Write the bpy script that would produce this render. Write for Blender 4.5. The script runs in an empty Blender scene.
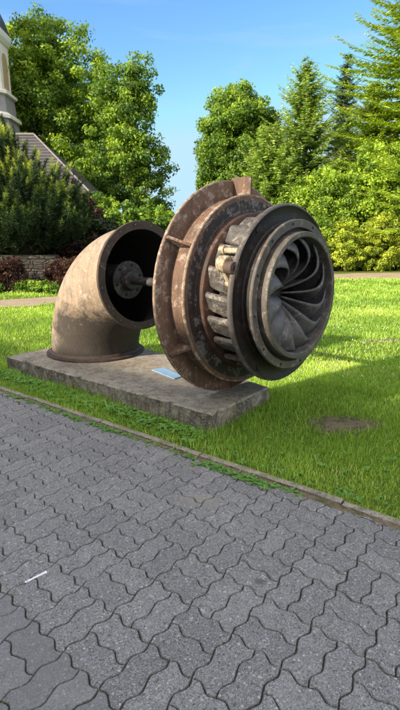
import bpy, math, random
import numpy as np
random.seed(7); RNG = np.random.default_rng(11)
PI = math.pi
def R(a): return math.radians(a)
sc = bpy.context.scene
COL = sc.collection

# ------------------------------------------------------------------ mesh helpers
def link(name, me, mat=None, parent=None, smooth=False):
    o = bpy.data.objects.new(name, me); COL.objects.link(o)
    if mat is not None: me.materials.append(mat)
    if parent is not None: o.parent = parent
    if smooth: me.polygons.foreach_set('use_smooth', [True]*len(me.polygons))
    return o
def tag(o, label=None, cat=None, group=None, kind=None):
    if label: o['label'] = label
    if cat: o['category'] = cat
    if group: o['group'] = group
    if kind: o['kind'] = kind
    return o
def empty(name, loc, rz=0, label=None, cat=None, group=None):
    o = bpy.data.objects.new(name, None); COL.objects.link(o)
    o.location = loc; o.rotation_euler = (0, 0, rz)
    o.empty_display_size = .2
    return tag(o, label, cat, group)

class MB:
    """collects shapes into one mesh"""
    def __init__(s): s.v = []; s.f = []
    def add(s, vs, fs):
        n = len(s.v); s.v += [tuple(map(float, v)) for v in vs]
        s.f += [tuple(i+n for i in f) for f in fs]
    def prism(s, poly, axis_fn, t0, t1):
        """extrude 2d polygon; axis_fn(u,v,t)->xyz"""
        n = len(poly)
        vs = [axis_fn(u, v, t0) for u, v in poly]+[axis_fn(u, v, t1) for u, v in poly]
        fs = [tuple(range(n))[::-1], tuple(range(n, 2*n))]+[(i, (i+1) % n, n+(i+1) % n, n+i) for i in range(n)]
        s.add(vs, fs)
    def box(s, x0, x1, y0, y1, z0, z1):
        s.prism([(x0, y0), (x1, y0), (x1, y1), (x0, y1)], lambda u, v, t: (u, v, t), z0, z1)
    def lathe_x(s, prof, n=96, cy=0, cz=0, closed=True, a0=0, a1=2*PI):
        """revolve (x,r) profile about the x axis"""
        full = abs(a1-a0-2*PI) < 1e-6
        m = len(prof); k = n if full else n+1
        vs = []
        for j in range(k):
            a = a0+(a1-a0)*j/n
            for x, r in prof: vs.append((x, cy+r*math.cos(a), cz+r*math.sin(a)))
        fs = []
        for j in range(n):
            j2 = (j+1) % k
            for i in range(m if closed else m-1):
                i2 = (i+1) % m
                fs.append((j*m+i, j*m+i2, j2*m+i2, j2*m+i))
        s.add(vs, fs)
    def lathe_z(s, prof, n=96, cx=0, cy=0, closed=True):
        m = len(prof); vs = []
        for j in range(n):
            a = 2*PI*j/n
            for r, z in prof: vs.append((cx+r*math.cos(a), cy+r*math.sin(a), z))
        fs = []
        for j in range(n):
            j2 = (j+1) % n
            for i in range(m if closed else m-1):
                i2 = (i+1) % m
                fs.append((j*m+i, j2*m+i, j2*m+i2, j*m+i2))
        s.add(vs, fs)
    def cyl_x(s, x0, x1, r, cy, cz, n=24, bev=0.0):
        b = bev
        prof = [(x0, 0), (x0, r-b), (x0+b, r), (x1-b, r), (x1, r-b), (x1, 0)] if b else [(x0, 0), (x0, r), (x1, r), (x1, 0)]
        s.lathe_x(prof, n, cy, cz, closed=False)
    def tube(s, pts, rad, n=8):
        pts = [np.array(p, float) for p in pts]; k = len(pts)
        vs = []
        for i, p in enumerate(pts):
            t = pts[min(i+1, k-1)]-pts[max(i-1, 0)]; t /= np.linalg.norm(t)+1e-9
            u = np.cross(t, [0.31, .22, .92]); u /= np.linalg.norm(u)+1e-9; w = np.cross(t, u)
            r = rad[i] if hasattr(rad, '__len__') else rad
            for j in range(n):
                a = 2*PI*j/n; vs.append(p+r*(math.cos(a)*u+math.sin(a)*w))
        fs = [(i*n+j, i*n+(j+1) % n, (i+1)*n+(j+1) % n, (i+1)*n+j) for i in range(k-1) for j in range(n)]
        fs += [tuple(range(n))[::-1], tuple(range((k-1)*n, k*n))]
        s.add(vs, fs)
    def build(s, name, mat=None, parent=None, smooth=False, bevel=0, auto=None):
        me = bpy.data.meshes.new(name); me.from_pydata(s.v, [], s.f); me.update()
        o = link(name, me, mat, parent)
        import bmesh
        bm = bmesh.new(); bm.from_mesh(me); bmesh.ops.remove_doubles(bm, verts=bm.verts, dist=1e-5)
        bmesh.ops.recalc_face_normals(bm, faces=bm.faces); bm.to_mesh(me); bm.free()
        if smooth or auto is not None:
            me.polygons.foreach_set('use_smooth', [True]*len(me.polygons))
            if auto is not None: me.set_sharp_from_angle(angle=R(auto))
        if bevel:
            b = o.modifiers.new('b', 'BEVEL'); b.width = bevel; b.segments = 2; b.limit_method = 'ANGLE'; b.angle_limit = R(40)
        return o

def np_mesh(name, verts, faces_list, mat, parent=None, attr=None, smooth=False):
    """verts (N,3); faces_list = list of (M,k) int arrays; attr: dict name->(N,) per-point floats"""
    me = bpy.data.meshes.new(name)
    verts = np.asarray(verts, np.float32)
    me.vertices.add(len(verts)); me.vertices.foreach_set('co', verts.ravel())
    idx = np.concatenate([f.ravel() for f in faces_list]).astype(np.int32)
    tot = np.concatenate([np.full(len(f), f.shape[1]) for f in faces_list]).astype(np.int32)
    st = np.concatenate([[0], np.cumsum(tot)[:-1]]).astype(np.int32)
    me.loops.add(len(idx)); me.loops.foreach_set('vertex_index', idx)
    me.polygons.add(len(tot)); me.polygons.foreach_set('loop_start', st)
    me.update(calc_edges=True); me.validate()
    if attr:
        for k, a in attr.items():
            at = me.attributes.new(k, 'FLOAT', 'POINT'); at.data.foreach_set('value', np.asarray(a, np.float32))
    return link(name, me, mat, parent, smooth)

# ------------------------------------------------------------------ material helpers
class NT:
    def __init__(s, name):
        s.m = bpy.data.materials.new(name); s.m.use_nodes = True
        s.t = s.m.node_tree; s.t.nodes.clear()
        s.out = s.n('ShaderNodeOutputMaterial')
    def n(s, typ, **kw):
        nd = s.t.nodes.new(typ)
        for k, v in kw.items():
            if k.startswith('i_'):
                nd.inputs[k[2:].replace('_', ' ')].default_value = v
            else: setattr(nd, k, v)
        return nd
    def l(s, a, b): s.t.links.new(a, b)
    def coord(s, kind='Object'): return s.n('ShaderNodeTexCoord').outputs[kind]
    def mapping(s, vec, scale=(1, 1, 1), rot=(0, 0, 0), loc=(0, 0, 0)):
        m = s.n('ShaderNodeMapping'); s.l(vec, m.inputs[0])
        m.inputs['Scale'].default_value = scale; m.inputs['Rotation'].default_value = rot; m.inputs['Location'].default_value = loc
        return m.outputs[0]
    def noise(s, vec, scale, detail=6, rough=.6, dist=0):
        nd = s.n('ShaderNodeTexNoise'); nd.inputs['Scale'].default_value = scale; nd.inputs['Detail'].default_value = detail
        nd.inputs['Roughness'].default_value = rough; nd.inputs['Distortion'].default_value = dist
        s.l(vec, nd.inputs['Vector']); return nd.outputs['Fac']
    def voro(s, vec, scale, feature='F1', out='Distance', rnd=1):
        nd = s.n('ShaderNodeTexVoronoi'); nd.feature = feature; nd.inputs['Scale'].default_value = scale
        nd.inputs['Randomness'].default_value = rnd
        s.l(vec, nd.inputs['Vector']); return nd.outputs[out]
    def ramp(s, fac, stops, interp='LINEAR'):
        nd = s.n('ShaderNodeValToRGB'); cr = nd.color_ramp; cr.interpolation = interp
        while len(cr.elements) < len(stops): cr.elements.new(.5)
        for e, (p, c) in zip(cr.elements, stops):
            e.position = p; e.color = (c, c, c, 1) if not hasattr(c, '__len__') else (*c, 1)
        s.l(fac, nd.inputs[0]); return nd.outputs[0]
    def mix(s, fac, a, b, mode='MIX'):
        nd = s.n('ShaderNodeMix'); nd.data_type = 'RGBA'; nd.blend_type = mode
        for sock, v in ((nd.inputs[0], fac), (nd.inputs[6], a), (nd.inputs[7], b)):
            if isinstance(v, (int, float)): sock.default_value = v
            elif isinstance(v, tuple): sock.default_value = (*v, 1)
            else: s.l(v, sock)
        return nd.outputs[2]
    def math(s, op, a, b=None, clamp=False):
        nd = s.n('ShaderNodeMath'); nd.operation = op; nd.use_clamp = clamp
        for sock, v in ((nd.inputs[0], a), (nd.inputs[1], b)):
            if v is None: continue
            if isinstance(v, (int, float)): sock.default_value = v
            else: s.l(v, sock)
        return nd.outputs[0]
    def bump(s, h, strength=.3, dist=.01, prev=None):
        b = s.n('ShaderNodeBump'); b.inputs['Strength'].default_value = strength; b.inputs['Distance'].default_value = dist
        s.l(h, b.inputs['Height'])
        if prev is not None: s.l(prev, b.inputs['Normal'])
        return b.outputs[0]
    def bsdf(s, color, rough=.7, metal=0, normal=None, spec=.5):
        b = s.n('ShaderNodeBsdfPrincipled')
        for k, v in (('Base Color', color), ('Roughness', rough), ('Metallic', metal), ('Specular IOR Level', spec)):
            if isinstance(v, (int, float)): b.inputs[k].default_value = v
            elif isinstance(v, tuple): b.inputs[k].default_value = (*v, 1)
            else: s.l(v, b.inputs[k])
        if normal is not None: s.l(normal, b.inputs['Normal'])
        s.l(b.outputs[0], s.out.inputs[0]); return b

# rust run-off on the slab under the castings is part of the concrete colour
def rusty(name, base, rust, light, dark, w_light=.5, w_rust=.5, sc_=1.0, rough=.75, bump=.35, lowdark=None, seed=0, metal=.0, streak=None, dk_=.85, under=False):
    """weathered painted / rusted cast metal"""
    t = NT(name); co = t.mapping(t.coord(), loc=(seed*3.1, seed*1.7, seed*2.3))
    n1 = t.noise(co, 3.2*sc_, 8, .68, .6); n2 = t.noise(co, 9*sc_, 8, .72, .4); n3 = t.noise(co, 38*sc_, 6, .7); n4 = t.noise(co, 130*sc_, 4, .6)
    c = t.mix(t.ramp(n1, [(.5-.25*w_rust, 0), (.72-.25*w_rust, 1)]), base, rust)
    c = t.mix(t.ramp(n2, [(.34, dk_), (.52, 0)]), c, dark)
    lf = t.math('MULTIPLY', t.ramp(t.math('ADD', t.math('MULTIPLY', n2, .6), t.math('MULTIPLY', n1, .4)), [(.61-.13*w_light, 0), (.64-.13*w_light, 1)]), t.ramp(n3, [(.40, 0), (.50, 1)]))
    c = t.mix(lf, c, light)
    c = t.mix(t.ramp(n3, [(.36, .6*dk_), (.5, 0)]), c, dark)
    if streak:   # rain-washed vertical streaks
        sco = t.mapping(t.coord(), scale=(7, 7, .55)); ns = t.noise(sco, 2.2, 6, .7)
        c = t.mix(t.ramp(ns, [(.5, 0), (.68, .8)]), c, streak)
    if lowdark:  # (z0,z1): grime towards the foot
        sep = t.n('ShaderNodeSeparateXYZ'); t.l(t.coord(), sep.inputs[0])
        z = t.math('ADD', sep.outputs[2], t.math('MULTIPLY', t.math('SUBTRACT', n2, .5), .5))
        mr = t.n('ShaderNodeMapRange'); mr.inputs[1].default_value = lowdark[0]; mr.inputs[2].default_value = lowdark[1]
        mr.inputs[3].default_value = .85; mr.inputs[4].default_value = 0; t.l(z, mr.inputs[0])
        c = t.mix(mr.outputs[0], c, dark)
    if under:   # shade under the mouth painted into the colour, with dark staining
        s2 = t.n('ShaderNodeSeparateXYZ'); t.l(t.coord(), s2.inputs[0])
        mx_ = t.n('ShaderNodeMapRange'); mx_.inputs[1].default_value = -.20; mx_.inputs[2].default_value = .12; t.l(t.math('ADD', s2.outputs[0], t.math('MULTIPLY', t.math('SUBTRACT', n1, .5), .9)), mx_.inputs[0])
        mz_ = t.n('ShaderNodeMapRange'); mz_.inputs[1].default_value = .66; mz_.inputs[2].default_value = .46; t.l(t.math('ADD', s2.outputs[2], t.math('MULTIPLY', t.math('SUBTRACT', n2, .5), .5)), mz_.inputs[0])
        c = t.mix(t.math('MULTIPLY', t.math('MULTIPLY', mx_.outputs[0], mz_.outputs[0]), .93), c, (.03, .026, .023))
        st_ = t.noise(t.mapping(t.coord(), scale=(3, 3, 1.3), rot=(.2, .3, 0)), 4, 9, .8, .5)
        sf_ = t.math('SUBTRACT', 1, t.math('MULTIPLY', mx_.outputs[0], mz_.outputs[0]), True); c = t.mix(t.math('MULTIPLY', sf_, t.ramp(st_, [(.50, 0), (.66, .55)])), c, (.42, .38, .31)); c = t.mix(t.ramp(st_, [(.32, .55), (.46, 0)]), c, (.12, .095, .075))
    c = t.mix(.18, c, t.ramp(n4, [(.3, .02), (.7, .5)]), 'OVERLAY')
    h = t.math('ADD', t.math('MULTIPLY', n3, .6), t.math('MULTIPLY', n4, .35)); h = t.math('ADD', h, t.math('MULTIPLY', n2, .5))
    t.bsdf(c, t.ramp(n2, [(.3, rough-.15), (.7, rough+.12)]), metal, t.bump(h, bump, .012), .4)
    return t.m

M = {}
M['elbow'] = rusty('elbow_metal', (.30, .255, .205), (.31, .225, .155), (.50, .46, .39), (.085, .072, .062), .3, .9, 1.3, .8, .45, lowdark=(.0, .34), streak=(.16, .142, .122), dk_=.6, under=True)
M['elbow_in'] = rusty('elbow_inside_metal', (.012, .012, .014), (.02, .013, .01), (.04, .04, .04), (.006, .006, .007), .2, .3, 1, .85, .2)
M['flange'] = rusty('flange_metal', (0.059, 0.047, 0.042), (0.093, 0.053, 0.034), (0.169, 0.152, 0.142), (0.023, 0.019, 0.019), .35, .4, 1.4, .75, .3, seed=1)
M['drum'] = rusty('drum_rust', (.135, .088, .065), (.165, .092, .058), (.27, .235, .205), (.055, .038, .03), .60, .5, 1.3, .8, .4, seed=2, dk_=.65, streak=(.06, .042, .036))
M['cover'] = rusty('cover_paint', (0.032, 0.027, 0.027), (0.055, 0.030, 0.023), (0.156, 0.156, 0.162), (0.015, 0.013, 0.013), .85, .35, 1.5, .7, .4, seed=3, streak=(0.025, 0.021, 0.022))
M['cover_in'] = rusty('cover_inner_rust', (0.045, 0.027, 0.021), (0.078, 0.033, 0.021), (0.131, 0.119, 0.113), (0.017, 0.013, 0.012), .4, .5, 1.5, .7, .4, seed=4)
M['vane'] = rusty('vane_bronze', (0.086, 0.083, 0.083), (0.092, 0.067, 0.050), (0.194, 0.189, 0.178), (0.022, 0.020, 0.021), .65, .3, 2.2, .55, .4, seed=5)
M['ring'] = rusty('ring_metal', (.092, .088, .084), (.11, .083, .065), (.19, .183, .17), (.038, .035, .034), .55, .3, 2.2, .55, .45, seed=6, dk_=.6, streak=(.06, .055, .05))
M['ringface'] = rusty('front_dark_face', (0.009, 0.009, 0.010), (0.021, 0.011, 0.008), (0.034, 0.039, 0.051), (0.004, 0.004, 0.005), .35, .35, 1.6, .55, .4, seed=7)
M['blade'] = rusty('runner_blade_metal', (.105, .11, .125), (.10, .085, .075), (.19, .195, .22), (.04, .04, .044), .55, .25, 2.4, .38, .5, seed=8, dk_=.5)
M['dark'] = rusty('dark_hub_metal', (.010, .010, .011), (.02, .014, .011), (.04, .04, .045), (.005, .005, .005), .3, .3, 2, .6, .3, seed=9)
M['shaft'] = rusty('shaft_metal', (0.059, 0.059, 0.062), (0.059, 0.042, 0.030), (0.131, 0.131, 0.137), (0.024, 0.022, 0.022), .6, .2, 3, .45, .25, seed=10)
M['cream'] = rusty('cream_painted_metal', (0.400, 0.336, 0.229), (0.220, 0.134, 0.079), (0.550, 0.480, 0.352), (0.070, 0.053, 0.040), .8, .2, 4, .6, .35, seed=11)
def simple(name, col, rough=.7, metal=0, var=.3, scale=20):
    t = NT(name); n = t.noise(t.coord(), scale, 5, .65)
    c = t.mix(t.ramp(n, [(.3, 0), (.7, 1)]), tuple(x*(1-var) for x in col), tuple(min(1, x*(1+var)) for x in col))
    t.bsdf(c, rough, metal, t.bump(n, .15, .005)); return t.m
M['bolt'] = simple('bolt_metal', (.24, .22, .20), .45, .3)
M['hole'] = simple('hole_dark', (.008, .008, .008), .9)

# concrete
def concrete(name, c0, c1, moss=True, stain=True):
    t = NT(name); co = t.coord()
    n1 = t.noise(co, 2.3, 8, .65, .3); n2 = t.noise(co, 14, 8, .7); n3 = t.noise(co, 90, 5, .7)
    c = t.mix(t.ramp(n1, [(.3, 0), (.7, 1)]), c0, c1)
    c = t.mix(t.ramp(n2, [(.38, .8), (.56, 0)]), c, tuple(x*.42 for x in c0))
    c = t.mix(t.ramp(n3, [(.4, .4), (.6, 0)]), c, tuple(x*.5 for x in c0))
    geo = t.n('ShaderNodeNewGeometry'); sep = t.n('ShaderNodeSeparateXYZ'); t.l(geo.outputs['Normal'], sep.inputs[0])
    side = t.math('LESS_THAN', sep.outputs[2], .5)
    if moss:
        # vertical faces: black drip stains and ochre lichen
        st = t.noise(t.mapping(co, scale=(4, 4, 2.2)), 1.9, 8, .72, .6)
        c = t.mix(t.math('MULTIPLY', side, t.ramp(st, [(.44, .85), (.6, .15)])), c, (.045, .043, .038))
        mo = t.noise(co, 5.5, 7, .7, .5)
        c = t.mix(t.math('MULTIPLY', t.ramp(mo, [(.57, 0), (.68, .75)]), t.math('ADD', t.math('MULTIPLY', side, .7), .12)), c, (.24, .19, .07))
    if stain:
        br = t.noise(co, 1.3, 5, .6, .6)
        c = t.mix(t.ramp(br, [(.55, 0), (.72, .5)]), c, (.17, .11, .07))
    ag = t.voro(co, 110, 'F1', 'Color'); ags = t.n('ShaderNodeSeparateColor'); t.l(ag, ags.inputs[0])
    c = t.mix(t.ramp(ags.outputs[0], [(.80, 0), (.92, .45)]), c, tuple(x*1.5 for x in c0)); c = t.mix(t.ramp(ags.outputs[1], [(.82, 0), (.93, .5)]), c, tuple(x*.4 for x in c0))
    wc = t.mix(.10, co, t.n('ShaderNodeTexNoise').outputs['Color']); ce = t.voro(wc, 1.7, 'DISTANCE_TO_EDGE')
    c = t.mix(t.math('MULTIPLY', t.ramp(ce, [(0, .45), (.006, 0)]), t.ramp(n1, [(.45, 0), (.55, 1)])), c, (.05, .045, .04))
    h = t.math('ADD', t.math('MULTIPLY', n3, .5), n2)
    t.bsdf(c, .92, 0, t.bump(h, .45, .012), .25); return t.m
M['concrete'] = concrete('plinth_concrete', (0.302, 0.270, 0.226), (0.403, 0.363, 0.304))
M['kerb'] = concrete('kerb_concrete', (0.300, 0.268, 0.223), (0.405, 0.362, 0.297), True, False)

# ------------------------------------------------------------------ camera
H = 1.45
cam = bpy.data.cameras.new('camera'); camo = bpy.data.objects.new('camera', cam); COL.objects.link(camo)
camo.location = (0, 0, H); camo.rotation_euler = (R(90-13.9), 0, 0)
cam.sensor_fit = 'VERTICAL'; cam.sensor_height = 36; cam.lens = 36*473/710
cam.clip_end = 3000; cam.clip_start = .05
sc.camera = camo

# ------------------------------------------------------------------ frame of the kerb: a along, b towards the lawn
TH = R(-37.2)
KC = np.array([math.cos(TH), math.sin(TH)]); KP = np.array([-math.sin(TH), math.cos(TH)]); K0 = np.array([0, 2.978])
def ab(a, b): return K0+KC*a+KP*b
def to_ab(x, y):
    d0 = x-K0[0]; d1 = y-K0[1]
    return d0*KC[0]+d1*KC[1], d0*KP[0]+d1*KP[1]
def lawn_z(x, y):
    a, b = to_ab(x, y)
    z = .004+.03*np.clip(b/1.5, 0, 1)+.018*np.sin(x*.9+.5)*np.sin(y*.7)*np.clip(b/2, 0, 1)
    return z

# ------------------------------------------------------------------ lighting
EL, AZ = R(24), math.atan2(-.57, -.82)          # direction towards the sun
w = bpy.data.worlds.new('World'); sc.world = w; w.use_nodes = True
nt = w.node_tree; nt.nodes.clear()
sky = nt.nodes.new('ShaderNodeTexSky'); sky.sky_type = 'NISHITA'; sky.sun_disc = False
sky.sun_elevation = EL; sky.sun_rotation = (PI/2-AZ) % (2*PI)
sky.air_density = 1.0; sky.dust_density = .35; sky.ozone_density = 2.2; sky.altitude = 50
bg = nt.nodes.new('ShaderNodeBackground'); bg.inputs[1].default_value = .15
tc = nt.nodes.new('ShaderNodeTexCoord')
mp = nt.nodes.new('ShaderNodeMapping'); mp.inputs['Scale'].default_value = (1.2, 1.2, 7); mp.inputs['Rotation'].default_value = (.06, .12, .3)
ns = nt.nodes.new('ShaderNodeTexNoise'); ns.inputs['Scale'].default_value = 1.7; ns.inputs['Detail'].default_value = 7; ns.inputs['Roughness'].default_value = .58; ns.inputs['Distortion'].default_value = .5
rp = nt.nodes.new('ShaderNodeValToRGB'); rp.color_ramp.elements[0].position = .55; rp.color_ramp.elements[0].color = (0, 0, 0, 1)
rp.color_ramp.elements[1].position = .8; rp.color_ramp.elements[1].color = (.5, .5, .5, 1)
mx = nt.nodes.new('ShaderNodeMix'); mx.data_type = 'RGBA'; mx.inputs[7].default_value = (3.9, 5.0, 6.2, 1)
hs = nt.nodes.new('ShaderNodeHueSaturation'); hs.inputs['Saturation'].default_value = 1.2; hs.inputs['Value'].default_value = 1.95
L = nt.links.new
L(tc.outputs['Generated'], mp.inputs[0]); L(mp.outputs[0], ns.inputs['Vector']); L(ns.outputs['Fac'], rp.inputs[0])
L(sky.outputs[0], hs.inputs['Color']); L(hs.outputs[0], mx.inputs[6]); L(rp.outputs[0], mx.inputs[0]); dk = nt.nodes.new('ShaderNodeMix'); dk.data_type = 'RGBA'; dk.blend_type = 'DARKEN'; dk.inputs[0].default_value = 1; dk.inputs[7].default_value = (3.7, 5.6, 6.9, 1); L(mx.outputs[2], dk.inputs[6]); L(dk.outputs[2], bg.inputs[0])
vd = nt.nodes.new('ShaderNodeVectorMath'); vd.operation = 'DOT_PRODUCT'; vd.inputs[1].default_value = (-.10, -.78, .62); L(tc.outputs['Generated'], vd.inputs[0])  # bright clouds added behind the camera to fill the shaded ground
n2_ = nt.nodes.new('ShaderNodeTexNoise'); n2_.inputs['Scale'].default_value = 2.6; n2_.inputs['Detail'].default_value = 8; n2_.inputs['Roughness'].default_value = .6; L(tc.outputs['Generated'], n2_.inputs['Vector'])
ad = nt.nodes.new('ShaderNodeMath'); ad.operation = 'MULTIPLY_ADD'; ad.inputs[1].default_value = .75; L(vd.outputs['Value'], ad.inputs[0]); L(n2_.outputs['Fac'], ad.inputs[2])
cr_ = nt.nodes.new('ShaderNodeValToRGB'); cr_.color_ramp.elements[0].position = .62; cr_.color_ramp.elements[0].color = (0, 0, 0, 1); cr_.color_ramp.elements[1].position = .85; cr_.color_ramp.elements[1].color = (1, 1, 1, 1); L(ad.outputs[0], cr_.inputs[0])
cm = nt.nodes.new('ShaderNodeMix'); cm.data_type = 'RGBA'; cm.inputs[7].default_value = (11.5, 11.0, 10.6, 1); L(cr_.outputs[0], cm.inputs[0]); L(dk.outputs[2], cm.inputs[6]); L(cm.outputs[2], bg.inputs[0])
wo = nt.nodes.new('ShaderNodeOutputWorld'); L(bg.outputs[0], wo.inputs[0])
sun = bpy.data.lights.new('sun', 'SUN'); sun.energy = 10.5; sun.angle = R(.7); sun.color = (1, .86, .66)
so = bpy.data.objects.new('sun', sun); COL.objects.link(so)
from mathutils import Vector
sd = Vector((math.cos(EL)*math.cos(AZ), math.cos(EL)*math.sin(AZ), math.sin(EL)))
so.rotation_euler = sd.to_track_quat('Z', 'Y').to_euler(); so.location = sd*30
sc.view_settings.view_transform = 'Standard'; sc.view_settings.look = 'None'; sc.view_settings.exposure = 0
sc.cycles.use_denoising = True
sc.cycles.max_bounces = 6; sc.cycles.transparent_max_bounces = 6
sc.cycles.diffuse_bounces = 3; sc.cycles.glossy_bounces = 3

# ================================================================== GROUND
# lawn sheet (b>0), pavement bed sheet (b<0)
t = NT('lawn_soil'); co = t.coord()
n1 = t.noise(co, .35, 5, .6); n2 = t.noise(co, 6, 8, .75); n3 = t.noise(co, 60, 5, .7)
c = t.mix(t.ramp(n1, [(.35, 0), (.65, 1)]), (.12, .19, .02), (.17, .25, .03))
c = t.mix(t.ramp(n2, [(.42, .7), (.6, 0)]), c, (.07, .11, .014))
c = t.mix(t.ramp(n3, [(.45, .5), (.62, 0)]), c, (.04, .05, .016))
t.bsdf(c, .95, 0, t.bump(n3, .6, .02), .1); M['lawn'] = t.m
def sheet(name, arr_a, arr_b, zf, mat):
    A, B = np.meshgrid(arr_a, arr_b, indexing='ij')
    X = K0[0]+KC[0]*A+KP[0]*B; Y = K0[1]+KC[1]*A+KP[1]*B
    V = np.stack([X, Y, zf(X, Y, A, B)], -1).reshape(-1, 3)
    na, nb = A.shape; i = np.arange(na-1)[:, None]*nb+np.arange(nb-1)[None]
    F = np.stack([i, i+nb, i+nb+1, i+1], -1).reshape(-1, 4)
    return np_mesh(name, V, [F], mat, smooth=True)
near = np.linspace(-12, 12, 97)
aa = np.concatenate([[-900, -300, -120, -60, -30, -18], near, [18, 30, 60, 120, 300, 900]])
bb = np.concatenate([[0.03, .1, .2], np.linspace(.4, 18, 71), [22, 30, 50, 90, 200, 500, 1500]])
tag(sheet('lawn', aa, bb, lambda X, Y, A, B: lawn_z(X, Y), M['lawn']), kind='structure')

t = NT('joint_sand'); co = t.coord(); n = t.noise(co, 120, 5, .7); n2 = t.noise(co, 2, 5, .6)
c = t.mix(t.ramp(n, [(.3, 0), (.7, 1)]), (.035, .03, .026), (.085, .075, .062))
c = t.mix(t.ramp(n2, [(.5, 0), (.7, .8)]), c, (.04, .05, .02))
t.bsdf(c, .95, 0, t.bump(n, .6, .004), .1); M['joint'] = t.m
tag(sheet('ground', np.array([-900, -50, -10, 0, 10, 50, 900.]), np.array([-1500, -60, -20, -6, .03]), lambda X, Y, A, B: X*0-.011, M['joint']), kind='structure')

# --- interlocking pavers, one mesh, clipped by the kerb line
def wave(s):  # zigzag edge function, period 1
    s = s % 1.0
    xs = [0, .1, .22, .33, .5, .67, .78, .9, 1]; ys = [0, .42, .95, .95, 0, -.95, -.95, -.42, 0]
    return float(np.interp(s, xs, ys))
GG0 = (0.121000, 1.483000); GE1 = (0.074200, 0.093000); GE2 = (0.080000, -0.072800)
PA = .1115; AMP = .0102; GA = R(47.9)
E1 = np.array(GE1)/PA; E2 = np.array(GE2)/PA; G0 = np.array(GG0)
def gpt(u, v): return G0+E1*u*PA+E2*v*PA
def edge_pts(u0, v0, u1, v1):
    """wavy edge from grid node to grid node (unit multiples), without the last point"""
    n = int(round(abs(u1-u0)+abs(v1-v0)))*9; out = []
    for k in range(n):
        f = k/n; u = u0+(u1-u0)*f; v = v0+(v1-v0)*f
        if v0 == v1: out.append((u, v-wave(u)*AMP/PA))
        else: out.append((u+wave(v)*AMP/PA, v))
    return out
def clip(poly, blim):
    out = []; n = len(poly)
    for i in range(n):
        p, q = poly[i], poly[(i+1) % n]
        bp = to_ab(*p)[1]-blim; bq = to_ab(*q)[1]-blim
        if bp <= 0: out.append(p)
        if bp*bq < 0:
            f = bp/(bp-bq); out.append(p+(q-p)*f)
    return out
def inset(P, d):
    n = len(P); prv = np.roll(P, 1, 0); nxt = np.roll(P, -1, 0)
    tn = nxt-prv; tn /= np.linalg.norm(tn, axis=1)[:, None]+1e-9
    return P+np.stack([-tn[:, 1], tn[:, 0]], 1)*d
V = []; F = []; AT = []; BT = []; cnt = 0
for i in range(-38, 40):
    for j in range(-40, 42):
        u0, v0 = 2*i, 2*j
        cpt = gpt(u0+1, v0+1); a_, b_ = to_ab(*cpt)
        if b_ > .25 or b_ < -5.5 or a_ < -7.5 or a_ > 5.5: continue
        if (i+j) % 2 == 0: rects = [(u0, v0, u0+1, v0+2), (u0+1, v0, u0+2, v0+2)]
        else: rects = [(u0, v0, u0+2, v0+1), (u0, v0+1, u0+2, v0+2)]
        for (x0, y0, x1, y1) in rects:
            pl = edge_pts(x0, y0, x1, y0)+edge_pts(x1, y0, x1, y1)+edge_pts(x1, y1, x0, y1)+edge_pts(x0, y1, x0, y0)
            pl = [gpt(*p) for p in pl]
            # ragged edge: the last row is cut a little short of the kerb
            pl = clip(pl, -.05)
            if len(pl) < 12: continue
            P = np.array(pl)
            if 0.5*np.sum(P[:, 0]*np.roll(P[:, 1], -1)-P[:, 1]*np.roll(P[:, 0], -1)) < 0: P = P[::-1]
            jit = RNG.normal(0, .0006, 2); P = P+jit
            c0 = P.mean(0); tilt = RNG.normal(0, .006, 2); hz = RNG.normal(0, .0012)
            chip = RNG.normal(0, .0006, len(P))
            rings = []
            for d, z in ((.0022, -.02), (.0024, -.006), (.0040, -.0018), (.0075, 0)):
                Q = inset(P, (d+(chip+.0003 if z > -.01 else 0*chip))[:, None])
                zz = z+hz+(Q-c0)@tilt
                rings.append(np.column_stack([Q, zz]))
            n = len(P); base = cnt
            for r in rings: V.append(r)
            r1 = RNG.random(); newer = .8 if (cpt[0]+.84)*.68+(cpt[1]-1.66)*.735 < -.02 else 0.0
            AT.append(np.full(4*n, r1)); BT.append(np.full(4*n, newer)); cnt += 4*n
            for k in range(3):
                for m in range(n): F.append((base+k*n+m, base+k*n+(m+1) % n, base+(k+1)*n+(m+1) % n, base+(k+1)*n+m))
            F.append(tuple(base+3*n+m for m in range(n)))
t = NT('paver_stone'); co = t.coord()
at = t.n('ShaderNodeAttribute', attribute_name='rnd').outputs['Fac']; nw = t.n('ShaderNodeAttribute', attribute_name='newer').outputs['Fac']
c = t.mix(at, (.180, .179, .184), (.29, .286, .288))
big = t.noise(co, 1.1, 6, .6, .4); c = t.mix(t.ramp(big, [(.35, .5), (.65, 0)]), c, (.21, .208, .215))
med = t.noise(co, 14, 6, .7); c = t.mix(t.ramp(med, [(.40, .6), (.6, 0)]), c, (.18, .178, .18))
v1 = t.voro(co, 260, 'F1', 'Color'); sp = t.n('ShaderNodeSeparateColor'); t.l(v1, sp.inputs[0])
gr = sp.outputs[0]
keep = t.math('SUBTRACT', 1.0, t.math('MULTIPLY', nw, .75))
c = t.mix(t.math('MULTIPLY', t.ramp(gr, [(.0, .85), (.33, 0)]), keep), c, (.085, .085, .09))
c = t.mix(t.math('MULTIPLY', t.ramp(sp.outputs[1], [(.66, 0), (.92, .55)]), keep), c, (.46, .455, .46))
v2 = t.voro(co, 140, 'F1', 'Color'); sp2 = t.n('ShaderNodeSeparateColor'); t.l(v2, sp2.inputs[0])
c = t.mix(t.math('MULTIPLY', t.ramp(sp2.outputs[0], [(.965, 0), (.99, .5)], 'LINEAR'), keep), c, (.68, .64, .60))
c = t.mix(t.math('MULTIPLY', t.ramp(sp2.outputs[1], [(.93, 0), (.975, .55)], 'LINEAR'), keep), c, (.04, .04, .042))
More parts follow.
